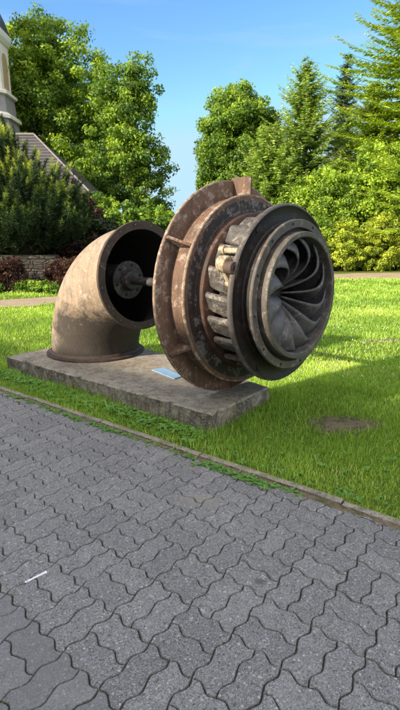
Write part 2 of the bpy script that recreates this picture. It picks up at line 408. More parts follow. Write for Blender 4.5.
fin = t.noise(co, 420, 3, .6); c = t.mix(.35, c, t.ramp(fin, [(.3, .1), (.7, .9)]), 'OVERLAY')
# pale lime bloom and an oil spot
def spot(cx, cy, rx, ry, rot, col, amt, nz=.35):
    global c
    m = t.mapping(co, loc=(-cx, -cy, 0)); m = t.mapping(m, rot=(0, 0, rot)); m = t.mapping(m, scale=(1/rx, 1/ry, 0))
    ln = t.n('ShaderNodeVectorMath'); ln.operation = 'LENGTH'; t.l(m, ln.inputs[0])
    d = t.math('ADD', ln.outputs['Value'], t.math('MULTIPLY', t.math('SUBTRACT', med, .5), 2.2*nz+1))
    c = t.mix(t.ramp(d, [(.45, amt), (1.1, 0)]), c, col)
spot(.0, 2.42, .15, .08, .3, (.29, .27, .23), .55)
spot(.26, 1.76, .035, .028, .3, (.05, .05, .052), .6, .1)
dist = t.voro(co, 190); h = t.math('ADD', t.math('MULTIPLY', dist, -.7), t.math('MULTIPLY', fin, .5)); h = t.math('ADD', h, t.math('MULTIPLY', gr, .8))
t.bsdf(c, .88, 0, t.bump(h, .8, .004), .3); M['paver'] = t.m
me = bpy.data.meshes.new('pavement'); me.from_pydata(np.concatenate(V).tolist(), [], F); me.update()
for nm, arr in (('rnd', AT), ('newer', BT)):
    a_ = me.attributes.new(nm, 'FLOAT', 'POINT'); a_.data.foreach_set('value', np.concatenate(arr).astype(np.float32))
tag(link('pavement', me, M['paver']), kind='structure')
# farther pavement that is never laid stone by stone
# kerb edging: short concrete lengths, slightly out of line
kb = MB()
a = -9.0
while a < 7:
    ln = 1.0; off = random.gauss(0, .004); z = .014+random.gauss(0, .003); ya = random.gauss(0, .004)
    q = [ab(a+.004, -.022+off-ya), ab(a+ln-.004, -.022+off+ya), ab(a+ln-.004, .03+off+ya), ab(a+.004, .03+off-ya)]
    kb.prism([tuple(p) for p in q], lambda u, v, t_: (u, v, t_), -.06, z); a += ln
k = kb.build('kerb', M['kerb'], None, bevel=.006); tag(k, kind='structure')

# paths (gravel) -------------------------------------------------
def ribbon(name, pts, wd, mat, z=.03):
    pts = np.array(pts, float); out = []
    # smooth
    tt = np.linspace(0, len(pts)-1, 60); P = np.stack([np.interp(tt, range(len(pts)), pts[:, k]) for k in (0, 1)], 1)
    for _ in range(12): P[1:-1] = (P[:-2]+2*P[1:-1]+P[2:])/4
    d = np.gradient(P, axis=0); d /= np.linalg.norm(d, axis=1)[:, None]; nrm = np.stack([-d[:, 1], d[:, 0]], 1)
    wv = np.clip(1+(P[:, 0:1]-0)/3, 1, 2.1)*np.array([wd*(1+.07*math.sin(i*1.3)+.05*math.sin(i*2.9)) for i in range(60)])[:, None]
    rows = []
    for f in (-1, -.5, 0, .5, 1):
        Q = P+nrm*wv*f/2; rows.append(np.column_stack([Q, lawn_z(Q[:, 0], Q[:, 1])+.004+(.012 if abs(f) < 1 else 0)]))
    Vv = np.concatenate(rows); i = np.arange(4)[:, None]*60+np.arange(59)[None]
    Fv = np.stack([i, i+1, i+61, i+60], -1).reshape(-1, 4)
    return np_mesh(name, Vv, [Fv], mat, smooth=True), P
t = NT('gravel'); co = t.coord(); n = t.noise(co, 40, 6, .7); n2 = t.noise(co, 1.5, 5, .6); vo = t.voro(co, 60, 'F1', 'Color')
c = t.mix(t.ramp(n2, [(.3, 0), (.7, 1)]), (.30, .235, .17), (.40, .32, .24)); c = t.mix(.35, c, vo, 'SOFT_LIGHT'); c = t.mix(t.ramp(n, [(.4, .5), (.55, 0)]), c, (.16, .12, .085))
t.bsdf(c, .95, 0, t.bump(n, .5, .01), .1); M['gravel'] = t.m
path, PATH = ribbon('gravel_path', [(-30, 4), (-14, 7.2), (-7, 9.3), (-4.1, 10.3), (-2.2, 12.6), (-.3, 16.0), (3, 17.9), (8, 18.6), (14, 18.6), (30, 19.0)], 1.25, M['gravel'])
tag(path, kind='structure')

# ================================================================== CONCRETE PLINTH
ST = R(-38.4); SO = np.array([.089, 3.307])
SL, SW, ZS = 2.84, 1.40, .18
sb = MB()
NX, NY = 40, 20
poly = []
def srag(i): return random.gauss(0, .004)
def swid(x): return 1.435+(.84-1.435)*(x+SL)/SL
# outline with a slightly chipped arris
for i in range(NX): poly.append((-SL+SL*i/NX, srag(i)))
for i in range(NY): poly.append((srag(i), swid(0)*i/NY))
for i in range(NX): poly.append((-SL*i/NX, swid(-SL*i/NX)+srag(i)))
for i in range(NY): poly.append((-SL+srag(i), swid(-SL)*(1-i/NY)))
n = len(poly); vs = []
for z, o in ((-.15, 0), (.05, 0), (.12, 0), (ZS-.012, 0)): vs += [(x+random.gauss(0, .0025), y+random.gauss(0, .0025), z) for x, y in poly]
def ins(x, y, d): return (min(max(x, -SL+d), -d), min(max(y, d), swid(x)-d))
vs += [(*ins(x, y, .010+abs(random.gauss(0, .005))), ZS) for x, y in poly]
fs = [(k*n+i, k*n+(i+1) % n, (k+1)*n+(i+1) % n, (k+1)*n+i) for k in range(4) for i in range(n)]+[tuple(range(4*n, 5*n))]
sb.add(vs, fs)
pl = sb.build('concrete_plinth', M['concrete'])
pl.location = (SO[0], SO[1], 0); pl.rotation_euler = (0, 0, ST)
tag(pl, 'low weathered concrete slab that carries the turbine parts', 'plinth')

# ================================================================== TURBINE (local x = shaft axis towards the viewer's right)
YAW = R(-43.5)
CX, CY = .394, 3.813
TU = empty('water_turbine', (CX, CY, ZS), YAW, 'large rusty Francis turbine with round casing and open bladed runner', 'turbine')
ZC = .853
def lx(prof, name, mat, n=128, closed=True, auto=35, bevel=0, cz=ZC, parent=TU, cy=0):
    m = MB(); m.lathe_x(prof, n, cy, cz, closed); return m.build(name, mat, parent, auto=auto, bevel=bevel)
# rear flange
rf = lx([(-.197, .70), (-.197, .846), (-.193, .852), (-.175, .852), (-.171, .846), (-.171, .716)], 'rear_flange', M['drum'])
# drum shell, front lip and rear plate
lx([(-.171, .70), (-.171, .716), (-.024, .716), (-.024, .735), (-.020, .738), (-.004, .738), (0, .733), (0, .700)], 'drum_shell', M['drum'])
lx([(-.003, .70), (0.0, .700), (0.0, .628), (.006, .620), (.006, .60), (-.02, .60), (-.02, .70)], 'cover_rim', M['cover'])
lx([(.0, .612), (.050, .600), (.056, .592), (.060, .50), (.075, .48), (.075, .20), (.05, .20), (.02, .5)], 'head_cover', M['cover_in'])
lx([(-.15, .10), (-.15, .70), (-.135, .705), (-.135, .10)], 'rear_plate', M['dark'])
M['rim'] = rusty('rubbed_rim_highlight', (.24, .18, .13), (.20, .12, .08), (.42, .36, .29), (.09, .065, .05), .7, .3, 2.5, .65, .3, seed=12)  # sunlit highlight of the worn rims painted as a paler metal
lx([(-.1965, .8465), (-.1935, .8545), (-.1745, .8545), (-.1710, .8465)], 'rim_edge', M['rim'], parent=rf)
dsh = [o for o in TU.children if o.name.startswith('drum_shell')][0]
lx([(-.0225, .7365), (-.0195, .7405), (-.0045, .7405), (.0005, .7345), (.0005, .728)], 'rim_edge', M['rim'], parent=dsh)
# ribs between the flanges
def rib(ang, square=False):
    m = MB(); ca, sa = math.cos(ang), math.sin(ang); th = .011
    pts = [(-.171, .716), (-.171, .848), (-.150, .848), (-.024, .742), (-.024, .716)] if not square else [(-.190, .852), (-.190, .872), (-.002, .872), (-.002, .739), (-.024, .737), (-.024, .716), (-.171, .716), (-.171, .852)]
    def fn(u, v, t_): return (u, v*ca-t_*sa, ZC+v*sa+t_*ca)
    m.prism(pts, fn, -th, th); m.build('rib', M['drum'], TU, bevel=.003)
for d in (90, 150, 210, 270, 330, 30): rib(R(d), d == 90)
# guide vanes: aerofoil prisms between cover and front flange
NV = 20; RV = .545
def foil(ch, th, n=9):
    up = []; lo = []
    for i in range(n+1):
        x = i/n; y = th*2.6*(.2969*math.sqrt(x)-.126*x-.3516*x*x+.2843*x**3-.1036*x**4)*1.6
        cam_ = .07*math.sin(PI*x)*ch
        up.append(((x-.45)*ch, y+cam_)); lo.append(((x-.45)*ch, -y*.8+cam_))
    return up+lo[::-1][1:-1]
for k in range(NV):
    a = 2*PI*(k+.3)/NV; m = MB(); tilt = R(-14+random.Random(k*7+1).gauss(0, 5))
    er = np.array([math.cos(a), math.sin(a)]); et = np.array([-math.sin(a), math.cos(a)])
    dx = et*math.cos(tilt)+er*math.sin(tilt); dy = -et*math.sin(tilt)+er*math.cos(tilt)
    cpos = er*RV
    def fn(u, v, t_, cpos=cpos, dx=dx, dy=dy):
        p = cpos+dx*u+dy*v; return (t_, p[0], ZC+p[1])
    jv = random.Random(k); cpos = cpos+er*jv.gauss(0, .003); pf = [(-.085, -.010), (-.078, -.020), (.060, -.022), (.078, -.012), (.084, .004), (.070, .022), (-.06, .026), (-.082, .014)]
    # the vane narrows a little towards the drum
    n_ = len(pf); vs = []
    for tx, s_ in ((.070, .86), (.10, .92), (.20, 1.02), (.318, 1.06)): vs += [fn(u*s_*(1+.06*math.sin(k*2.3))+.006*math.sin(k*5.1)*(tx > .07)-(.04*(1-(tx-.062)/.256)**2), v*s_, tx) for u, v in pf]
    fs = [tuple(range(n_))[::-1], tuple(range(3*n_, 4*n_))]+[(q*n_+i, q*n_+(i+1) % n_, (q+1)*n_+(i+1) % n_, (q+1)*n_+i) for q in range(3) for i in range(n_)]
    m.add(vs, fs)
    m.build('guide_vane', M['vane'], TU, bevel=.013)
# inner barrel seen between vanes
lx([(.07, .44), (.07, .455), (.33, .455), (.33, .44)], 'inner_barrel', M['dark'])

# front flange, dished, then barrel and bolted ring
ff = lx([(.318, .50), (.318, .632), (.322, .646), (.330, .654), (.348, .655), (.357, .650), (.359, .640), (.352, .630), (.346, .575), (.352, .535), (.352, .5)], 'front_flange', M['ringface'])
lx([(.352, .46), (.352, .535), (.360, .526), (.412, .520), (.420, .524), (.420, .46)], 'front_barrel', M['ringface'])
br = lx([(.419, .488), (.419, .542), (.424, .548), (.441, .548), (.446, .543), (.4462, .492), (.440, .488)], 'bolted_ring', M['ring'])
for k in range(12):
    a = 2*PI*(k+.35)/12; m = MB()
    m.cyl_x(.4455, .4475, .0105, .520*math.cos(a), ZC+.520*math.sin(a), 14)
    m.build('bolt_hole', M['hole'], br)
lx([(.30, .468), (.415, .468), (.415, .49), (.30, .49)], 'ring_groove', M['hole'])
# edge lip of front flange, its worn, bright highlight painted in as paler metal
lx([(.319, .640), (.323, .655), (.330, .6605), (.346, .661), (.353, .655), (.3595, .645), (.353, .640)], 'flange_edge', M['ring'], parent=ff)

# lugs with holes on front flange
def lug(ang, mat, parent, r0=.60, r1=.715, wd=.075, x0=.300, x1=.350):
    m = MB(); ca, sa = math.cos(ang), math.sin(ang); pts = [(r0, -wd)]
    for i in range(13):
        b = -PI/2+PI*i/12; pts.append((r1-wd*.62+wd*.62*math.cos(b), wd*.62*math.sin(b)))
    pts.append((r0, wd))
    m.prism(pts, lambda u, v, t_: (t_, u*ca-v*sa, ZC+u*sa+v*ca), x0, x1)
    o = m.build('lug', mat, parent, bevel=.005)
    h = MB(); rr = r1-wd*.62; h.cyl_x(x1-.001, x1+.002, .017, rr*ca, ZC+rr*sa, 16); h.build('bolt_hole', M['hole'], o)
    return o
lug(R(160), M['flange'], ff, .61, .70, .07, .285, .352)
lug(R(22), M['ringface'], ff, .61, .69, .05, .31, .35)
# oval slots on the dished face
for dg, rr in ((128, .602), (52, .602), (238, .602)):
    a = R(dg); m = MB(); ca, sa = math.cos(a), math.sin(a); pts = []
    for i in range(20):
        b = 2*PI*i/20; pts.append((rr+.016*math.cos(b), (.020 if abs(math.sin(b)) > .1 else .020)*math.sin(b)*1.5))
    m.prism(pts, lambda u, v, t_: (t_, u*ca-v*sa, ZC+u*sa+v*ca), .340, .3585); o = m.build('bolt_boss', M['ringface'], ff, bevel=.003)
# link lever: round boss, arm and pin, cream coloured
m = MB(); a = R(158); yy, zz = .625*math.cos(a), ZC+.625*math.sin(a)
m.cyl_x(.200, .275, .058, yy-.005, zz+.012, 24, .008)
m.tube([(.235, yy-.005, zz+.01), (.24, yy+.02, zz-.05), (.25, yy+.055, zz-.115)], [.042, .034, .030], 12)
m.cyl_x(.215, .29, .036, yy+.055, zz-.118, 18, .006)
lv = m.build('link_lever', M['cream'], TU, auto=40)
m = MB(); m.cyl_x(.275, .2775, .014, yy-.002, zz+.012, 14); m.build('bolt_hole', M['hole'], lv); m = MB(); m.cyl_x(.29, .2925, .012, yy+.055, zz-.118, 14); m.build('bolt_hole', M['hole'], lv)
m = MB(); a = R(150)
m.tube([(.16, .60*math.cos(a), ZC+.60*math.sin(a)+.035), (.335, .60*math.cos(a), ZC+.60*math.sin(a)+.03)], .020, 12)
m.tube([(.15, .60*math.cos(a), ZC+.60*math.sin(a)+.035), (.19, .60*math.cos(a), ZC+.60*math.sin(a)+.035)], .032, 12)
m.build('pin', M['cream'], TU, auto=40)

# runner: rim ring, crown, blades
RU = lx([(.38, .452), (.38, .463), (.496, .463), (.503, .458), (.503, .430), (.498, .424), (.47, .420), (.38, .428)], 'runner_ring', M['ring'])
lx([(.10, .430), (.12, .445), (.46, .445), (.46, .421), (.32, .412), (.12, .42)], 'runner_band', M['blade'], parent=RU)
lx([(.09, .0), (.09, .41), (.094, .37), (.14, .27), (.20, .16), (.25, .08), (.27, .05), (.275, .0)], 'runner_crown', M['dark'], closed=False, auto=60)
NB = 12
def blade_pt(f, g, k):
    """f: 0 at outlet edge .. 1 deep inside, g: 0 crown .. 1 band"""
    r0 = .05+.30*f; x0 = .27-.17*f; fd = 1-math.cos(PI/2*f)
    r1 = .420; x1 = .445-.34*fd
    r = r0+(r1-r0)*g; x = x0+(x1-x0)*g+.105*math.sin(PI*g**1.0)*(1-.8*fd)
    a = 2*PI*k/NB
    a += (.10+.50*g**3)                 # hooked outlet edge: swept near the band
    a -= math.sin(PI/2*f)*(.46*g**1.1+.28)
    x += .0
    return (x, r*math.cos(a), ZC+r*math.sin(a))
for k in range(NB):
    nf, ng = 10, 14; vs = [blade_pt(i/nf, j/ng, k) for i in range(nf+1) for j in range(ng+1)]
    fs = [(i*(ng+1)+j, i*(ng+1)+j+1, (i+1)*(ng+1)+j+1, (i+1)*(ng+1)+j) for i in range(nf) for j in range(ng)]
    m = MB(); m.add(vs, fs); o = m.build('runner_blade', M['blade'], TU, smooth=True)
    s_ = o.modifiers.new('s', 'SOLIDIFY'); s_.thickness = .013; s_.offset = 0
# shaft and coupling
m = MB(); m.cyl_x(-1.50, -.15, .042, 0, ZC, 32)
m.build('shaft', M['shaft'], TU, auto=40)
m = MB(); m.lathe_x([(-.31, .042), (-.31, .13), (-.26, .14), (-.2, .15), (-.15, .19), (-.15, .05)], 48, 0, ZC); m.build('shaft_bearing', M['dark'], TU, auto=35)

# ================================================================== ELBOW PIPE
sm = -1.316; Rb = .88; rp_ = .488
ZM = 1.082-ZS-0  # mouth centre above plinth
dv = np.array([math.cos(YAW), math.sin(YAW)])
bc = np.array([CX, CY])+dv*(sm-Rb)
EP = empty('pipe_elbow', (bc[0], bc[1], ZS), YAW, 'big rusty cast pipe elbow curving up from the slab with a dark round mouth', 'pipe')
# local: base centre at origin, mouth plane at x=Rb, centre z=ZM
def elbow_surf(r, n1=40, n2=96, z0=.02):
    ring = []
    zc = ZM-Rb
    for i in range(n1+1):
        th = PI/2*i/n1  # 0 at foot
        c_ = np.array([Rb-Rb*math.cos(th), 0, zc+Rb*math.sin(th)])
        out = np.array([-math.cos(th), 0, math.sin(th)])
        ring.append([c_+out*r*math.cos(b)+np.array([0, 1, 0])*r*math.sin(b) for b in np.linspace(0, 2*PI, n2, endpoint=False)])
    return ring
rg = elbow_surf(rp_); rgi = elbow_surf(rp_-.022)
m = MB(); n2 = 96; allr = [[np.array([p[0], p[1], .0]) for p in rg[0]]]+rg+rgi[::-1]
vs = [p for r_ in allr for p in r_]; kk = len(allr)
fs = [(i*n2+j, i*n2+(j+1) % n2, (i+1)*n2+(j+1) % n2, (i+1)*n2+j) for i in range(kk-1) for j in range(n2)]
outer = 42*n2
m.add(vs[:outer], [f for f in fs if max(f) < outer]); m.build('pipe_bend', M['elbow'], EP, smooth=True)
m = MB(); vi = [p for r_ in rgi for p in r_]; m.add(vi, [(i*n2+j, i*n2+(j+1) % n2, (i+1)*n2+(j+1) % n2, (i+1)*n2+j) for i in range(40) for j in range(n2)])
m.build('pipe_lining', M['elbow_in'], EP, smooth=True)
# foot flange
m = MB(); m.lathe_z([(.47, .0), (.544, 0), (.550, .006), (.550, .020), (.544, .026), (.512, .028), (.508, .04), (.502, .058), (.47, .06)], 128); m.build('foot_flange', M['flange'], EP, auto=35)
# mouth flange
mf = lx([(Rb-.030, .455), (Rb-.030, .523), (Rb-.026, .530), (Rb-.003, .530), (Rb, .527), (Rb, .452)], 'mouth_flange', M['flange'], cz=ZM, parent=EP)
for k in range(16):
    a = 2*PI*(k+.4)/16; m = MB()
    m.cyl_x(Rb, Rb+.003, .0062, .498*math.cos(a), ZM+.498*math.sin(a), 12, .001)
    m.build('bolt', M['bolt'], mf)
# bearing housing inside
m = MB(); zb = ZC
m.lathe_x([(Rb-.70, .15), (Rb-.27, .15), (Rb-.26, .19), (Rb-.235, .194), (Rb-.230, .19), (Rb-.228, .11), (Rb-.20, .105), (Rb-.165, .092), (Rb-.16, .085), (Rb-.16, .044), (Rb-.70, .044)], 64, 0, zb)
bh = m.build('bearing_housing', M['shaft'], EP, auto=30)
for k in range(6):
    a = 2*PI*(k+.25)/6; m = MB(); m.cyl_x(Rb-.231, Rb-.2285, .016, .152*math.cos(a), zb+.152*math.sin(a), 14)
    m.build('bolt_hole', M['hole'], bh)
# small lugs on the bend
m = MB(); m.prism([(-.53, .20), (-.53, .28), (-.47, .29), (-.47, .19)], lambda u, v, t_: (u*math.cos(.55)-t_*math.sin(.55)*-1, u*math.sin(.55)*-1*-1*1+t_, v), -.018, .018)
m.build('lug', M['flange'], EP, bevel=.004)
m = MB()
th = R(42); pc = np.array([Rb-(Rb+rp_)*math.cos(th), -.10, ZM-Rb+(Rb+rp_)*math.sin(th)])
m.tube([pc+np.array([.03, .0, -.02]), pc+np.array([-.02, 0, .018])], [.014, .011], 8); m.build('grease_nipple', M['bolt'], EP)

# ================================================================== plaque and litter
pq = [(-.478, 4.495), (-.356, 4.584), (-.165, 4.273), (-.237, 4.189)]
pc = np.mean(pq, 0)
t = NT('plaque_plate'); n = t.noise(t.coord(), 30, 5, .6); t.bsdf(t.mix(t.ramp(n, [(.3, 0), (.7, 1)]), (.17, .29, .46), (.24, .38, .55)), .55, .0); M['plaque'] = t.m  # reflected sky on the plate is painted in as blue
m = MB(); m.prism([(x-pc[0], y-pc[1]) for x, y in pq], lambda u, v, t_: (u, v, t_), 0, .010); o = m.build('information_plate', M['plaque'], None, bevel=.002)
o.location = (pc[0], pc[1], ZS+.0005); tag(o, 'small plate lying flat on the concrete slab, sky reflection painted pale blue', 'plate')
P4 = [np.array(p)-pc for p in pq]
for p in P4:
    c4 = p*.86; h = MB(); h.lathe_z([(.0001, .0105), (.004, .0105), (.0045, .0125), (.0001, .0132)], 12, c4[0], c4[1]); h.build('screw', M['bolt'], o)
A0 = np.array([-.758, 1.751]); A1 = np.array([-.684, 1.82]); dd = (A1-A0)/np.linalg.norm(A1-A0); pp = np.array([-dd[1], dd[0]]); LL = np.linalg.norm(A1-A0)
t = NT('white_plastic'); t.bsdf((.78, .80, .84), .35); M['plastic'] = t.m
ol = []
for s_, w_ in ((0, .002), (.03, .0055), (.10, .0072), (.2, .0062), (.3, .0046), (.85, .0056), (.93, .0082), (.98, .0066), (1, .002)): ol.append((s_, w_))
pl2 = [dd*(s_-.5)*LL+pp*w_ for s_, w_ in ol]+[dd*(s_-.5)*LL-pp*w_ for s_, w_ in ol[::-1]]
m = MB(); m.prism([tuple(p) for p in pl2], lambda u, v, t_: (u, v, t_), 0, .0025); o = m.build('plastic_tag', M['plastic'], None, bevel=.0008)
h = MB(); q_ = -dd*.4*LL; h.lathe_z([(.0001, .0026), (.0034, .0026), (.0034, .0031), (.0001, .0031)], 16, q_[0], q_[1]); h.build('hole', M['paver'], o)
o.location = ((A0[0]+A1[0])/2, (A0[1]+A1[1])/2, .0015); tag(o, 'small white plastic strip dropped on the paving stones', 'litter')

# ================================================================== VEGETATION
def leafmat(name, stops, trans=.45, rough=.55):
    t = NT(name); at = t.n('ShaderNodeAttribute', attribute_name='rnd').outputs['Fac']
    c = t.ramp(at, stops)
    b = t.n('ShaderNodeBsdfPrincipled'); t.l(c, b.inputs['Base Color']); b.inputs['Roughness'].default_value = rough; b.inputs['Specular IOR Level'].default_value = .35
    tr = t.n('ShaderNodeBsdfTranslucent'); hs = t.n('ShaderNodeHueSaturation'); hs.inputs['Saturation'].default_value = 1.15; hs.inputs['Value'].default_value = 1.3; hs.inputs['Hue'].default_value = .485
    t.l(c, hs.inputs['Color']); t.l(hs.outputs[0], tr.inputs[0])
    mx = t.n('ShaderNodeMixShader'); mx.inputs[0].default_value = trans; t.l(b.outputs[0], mx.inputs[1]); t.l(tr.outputs[0], mx.inputs[2]); t.l(mx.outputs[0], t.out.inputs[0])
    return t.m
M['grass'] = leafmat('grass_blade', [(0, (0.140, 0.267, 0.043)), (.5, (0.307, 0.508, 0.068)), (.85, (0.532, 0.694, 0.119)), (1, (0.698, 0.722, 0.342))], .35)
M['weed'] = leafmat('weed_leaf', [(0, (0.118, 0.276, 0.054)), (1, (0.235, 0.442, 0.108))], .35)
M['leaf'] = leafmat('green_leaf', [(0, (0.029, 0.073, 0.017)), (0.45, (0.122, 0.232, 0.031)), (1, (0.433, 0.581, 0.065))], .4)
M['leafd'] = leafmat('dark_green_leaf', [(0, (0.030, 0.069, 0.016)), (0.45, (0.099, 0.200, 0.026)), (1, (0.330, 0.477, 0.052))], .35)
M['leafdd'] = leafmat('hedge_leaf', [(0, (0.008, 0.021, 0.006)), (.5, (0.021, 0.042, 0.008)), (1, (0.042, 0.070, 0.014))], .2)
M['leafy'] = leafmat('yellow_green_leaf', [(0, (0.043, 0.096, 0.017)), (0.45, (0.193, 0.324, 0.037)), (1, (0.530, 0.704, 0.087))], .4)
M['thuja'] = leafmat('thuja_scale', [(0, (0.053, 0.093, 0.015)), (0.45, (0.254, 0.341, 0.034)), (1, (0.628, 0.714, 0.077))], .3)
M['spruce'] = leafmat('spruce_needle', [(0, (0.050, 0.101, 0.027)), (0.5, (0.200, 0.312, 0.053)), (1, (0.485, 0.655, 0.135))], .25)
M['sprucey'] = leafmat('young_spruce_needle', [(0, (0.072, 0.161, 0.020)), (.5, (0.251, 0.382, 0.034)), (1, (0.502, 0.624, 0.069))], .3)
M['sprucef'] = leafmat('far_spruce_needle', [(0, (0.027, 0.063, 0.029)), (.5, (0.054, 0.108, 0.048)), (1, (0.108, 0.180, 0.080))], .2)
M['pine'] = leafmat('pine_needle', [(0, (0.006, 0.016, 0.007)), (0.35, (0.03, 0.065, 0.018)), (0.6, (0.13, 0.21, 0.035)), (1, (0.42, 0.5, 0.09))], .3)
M['redleaf'] = leafmat('red_leaf', [(0, (.016, .008, .008)), (.6, (.045, .014, .012)), (1, (.09, .05, .02))], .3)
M['purple'] = leafmat('dark_copper_leaf', [(0, (.018, .010, .010)), (.6, (.05, .022, .016)), (1, (.06, .06, .02))], .3)
M['flower'] = leafmat('daisy_petal', [(0, (.6, .6, .55)), (1, (.8, .8, .78))], .2)
t = NT('bark'); n = t.noise(t.mapping(t.coord(), scale=(3, 3, .6)), 6, 7, .7); t.bsdf(t.ramp(n, [(.3, (.03, .024, .018)), (.7, (.12, .095, .07))]), .9, 0, t.bump(n, .6, .03)); M['bark'] = t.m

def unit(v): return v/(np.linalg.norm(v, axis=-1, keepdims=True)+1e-9)
def leaf_quads(C, size, rnd, up=.35, aspect=.62, out=None):
    """kite shaped leaves at C with random attitude"""
    n = len(C); d = unit(RNG.normal(size=(n, 3))); nrm = unit(RNG.normal(size=(n, 3))+[0, 0, up] if out is None else RNG.normal(size=(n, 3))*.55+out*1.0+[0, 0, up*.8])
    sdir = unit(np.cross(d, nrm)); d = unit(np.cross(nrm, sdir))
    s = (size*(.65+.7*RNG.random(n)))[:, None] if np.ndim(size) == 0 else size[:, None]
    V = np.stack([C-d*s*.5, C+sdir*s*aspect*.5+nrm*s*.08, C+d*s*.5, C-sdir*s*aspect*.5+nrm*s*.08], 1).reshape(-1, 3)
    F = np.arange(4*n).reshape(-1, 4)
    return V, F, np.repeat(rnd, 4)
def clump_leaves(centers, radii, per, size, flat=.75, bright=None):
    n = len(centers)*per
    idx = np.repeat(np.arange(len(centers)), per)
    v = unit(RNG.normal(size=(n, 3)))*(RNG.random(n)**.45)[:, None]; v[:, 2] *= flat
    P = centers[idx]+v*radii[idx][:, None]
    # light painted into leaf tone: paler towards clump top; plus per-clump tone
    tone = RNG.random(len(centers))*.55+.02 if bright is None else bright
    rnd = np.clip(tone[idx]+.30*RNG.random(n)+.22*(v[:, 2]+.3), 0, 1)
    global OUT
    OUT = v
    return P, rnd
def limb_tree(o_name, base, top, crown_blobs, leaf_mat, label, cat='tree', group=None, leaf=.2, per=70, clumps=500, cr=(.45, .8), trunk_r=.35, seed=0, limbs=14, inner=True):
    """base xyz; crown_blobs list of (cx,cy,cz, rx,ry,rz) relative to base"""
    global RNG
    RNG = np.random.default_rng(seed)
    T = empty(o_name, base, 0, label, cat, group)
    # clump centres fill the shell of the blobs
    vols = np.array([b[3]*b[4]*b[5] for b in crown_blobs])**.8; cnts = np.maximum((clumps*vols/vols.sum()).astype(int), 6)
    cs = []
    for b, k in zip(crown_blobs, cnts):
        v = unit(RNG.normal(size=(k, 3))); r = RNG.random(k)**.28
        r *= 1+.16*np.sin(v[:, 0]*5+seed)*np.cos(v[:, 2]*6+v[:, 1]*4)
        cs.append(np.array(b[:3])+v*r[:, None]*np.array(b[3:]))
    cs = np.concatenate(cs)
    rad = cr[0]+(cr[1]-cr[0])*RNG.random(len(cs))
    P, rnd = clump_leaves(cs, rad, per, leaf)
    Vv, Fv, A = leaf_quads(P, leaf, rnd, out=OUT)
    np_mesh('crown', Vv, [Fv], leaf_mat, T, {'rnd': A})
    # trunk and limbs reaching to some clump centres
    m = MB(); zt = min(b[2]-b[5]*.55 for b in crown_blobs); top = max(b[2]+b[5]*.6 for b in crown_blobs)
    cx = np.mean([b[0] for b in crown_blobs]); cy = np.mean([b[1] for b in crown_blobs])
    nseg = 9; tp = [np.array([cx*f**1.4+.12*math.sin(f*7+seed), cy*f**1.4+.1*math.cos(f*6+seed), top*f]) for f in np.linspace(0, 1, nseg)]
    tp[0][:] = [0, 0, -.1]
    m.tube(tp, [trunk_r*(1.25 if i == 0 else 1)*(1-.85*i/(nseg-1)) for i in range(nseg)], 10)
    sel = cs[RNG.choice(len(cs), min(limbs, len(cs)), replace=False)]
    for c_ in sel:
        f = np.clip((c_[2]-.30*np.linalg.norm(c_[:2]-tp[4][:2]))/top*.8, .18, .85); i0 = int(f*(nseg-1)); fr = f*(nseg-1)-i0
        s0 = tp[i0]*(1-fr)+tp[min(i0+1, nseg-1)]*fr; mid = (s0+c_)/2+np.array([0, 0, .08*np.linalg.norm(c_-s0)])+RNG.normal(0, .12, 3)
        r0 = trunk_r*(1-.85*f)*.55
        q1 = s0*.5+mid*.5+RNG.normal(0, .06, 3); q2 = mid*.5+c_*.5+RNG.normal(0, .1, 3)
        m.tube([s0, q1, mid, q2, c_], [r0, r0*.75, r0*.55, r0*.35, .02], 6)
        for _ in range(2):
            e = c_+RNG.normal(0, .7, 3); m.tube([q2, (q2+e)/2+RNG.normal(0, .06, 3), e], [r0*.3, r0*.2, .012], 5)
    m.build('trunk', M['bark'], T, smooth=True)
    return T

# --- deciduous trees of the left
limb_tree('deciduous_tree', (-12.2, 40, 0), None,
    [(0.0, 0.0, 8.25, 5.72, 4.66, 4.79), (-1.86, 0.0, 12.5, 4.52, 3.99, 4.26), (1.6, -0.4, 12.77, 3.59, 3.46, 3.99), (-4.66, 0.4, 14.36, 3.19, 2.93, 3.19), (3.19, 0.0, 7.18, 3.19, 3.19, 4.26), (0.27, -0.67, 15.16, 2.26, 2.26, 2.13)],
    M['leaf'], 'tallest leafy green tree behind the church tower at the left', group=None, leaf=.20, per=125, clumps=1100, cr=(.5, 1.0), trunk_r=.5, seed=21, limbs=26)
limb_tree('deciduous_tree', (-5.2, 36, 0), None,
    [(-0.77, 0.0, 6.66, 2.43, 2.3, 3.33), (0.13, 0.0, 9.98, 1.92, 1.79, 2.56), (1.28, -0.26, 11.52, 1.09, 1.09, 1.92), (-1.15, 0.0, 11.65, 1.15, 1.15, 1.66), (1.41, -0.13, 6.4, 1.66, 1.54, 1.92), (1.15, 0.0, 4.22, 1.92, 1.66, 1.54), (-2.56, 0.0, 4.99, 1.79, 1.66, 2.3)],
    M['leafd'], 'open leafy tree with visible limbs just right of the slate roof', leaf=.19, per=100, clumps=430, cr=(.35, .75), trunk_r=.22, seed=4, limbs=34)
# --- round crowned tree mid right
limb_tree('round_crowned_tree', (2.6, 32, 0), None,
    [(0, 0, 6.6, 2.75, 2.7, 3.3), (-.2, 0, 8.6, 1.9, 1.9, 1.9), (.7, 0, 5.2, 2.4, 2.4, 2.6), (-1.3, 0, 5.6, 1.5, 1.6, 2.2)],
    M['leafd'], 'dense round crowned dark green tree behind the turbine', leaf=.16, per=120, clumps=1000, cr=(.35, .55), trunk_r=.32, seed=9, limbs=10)

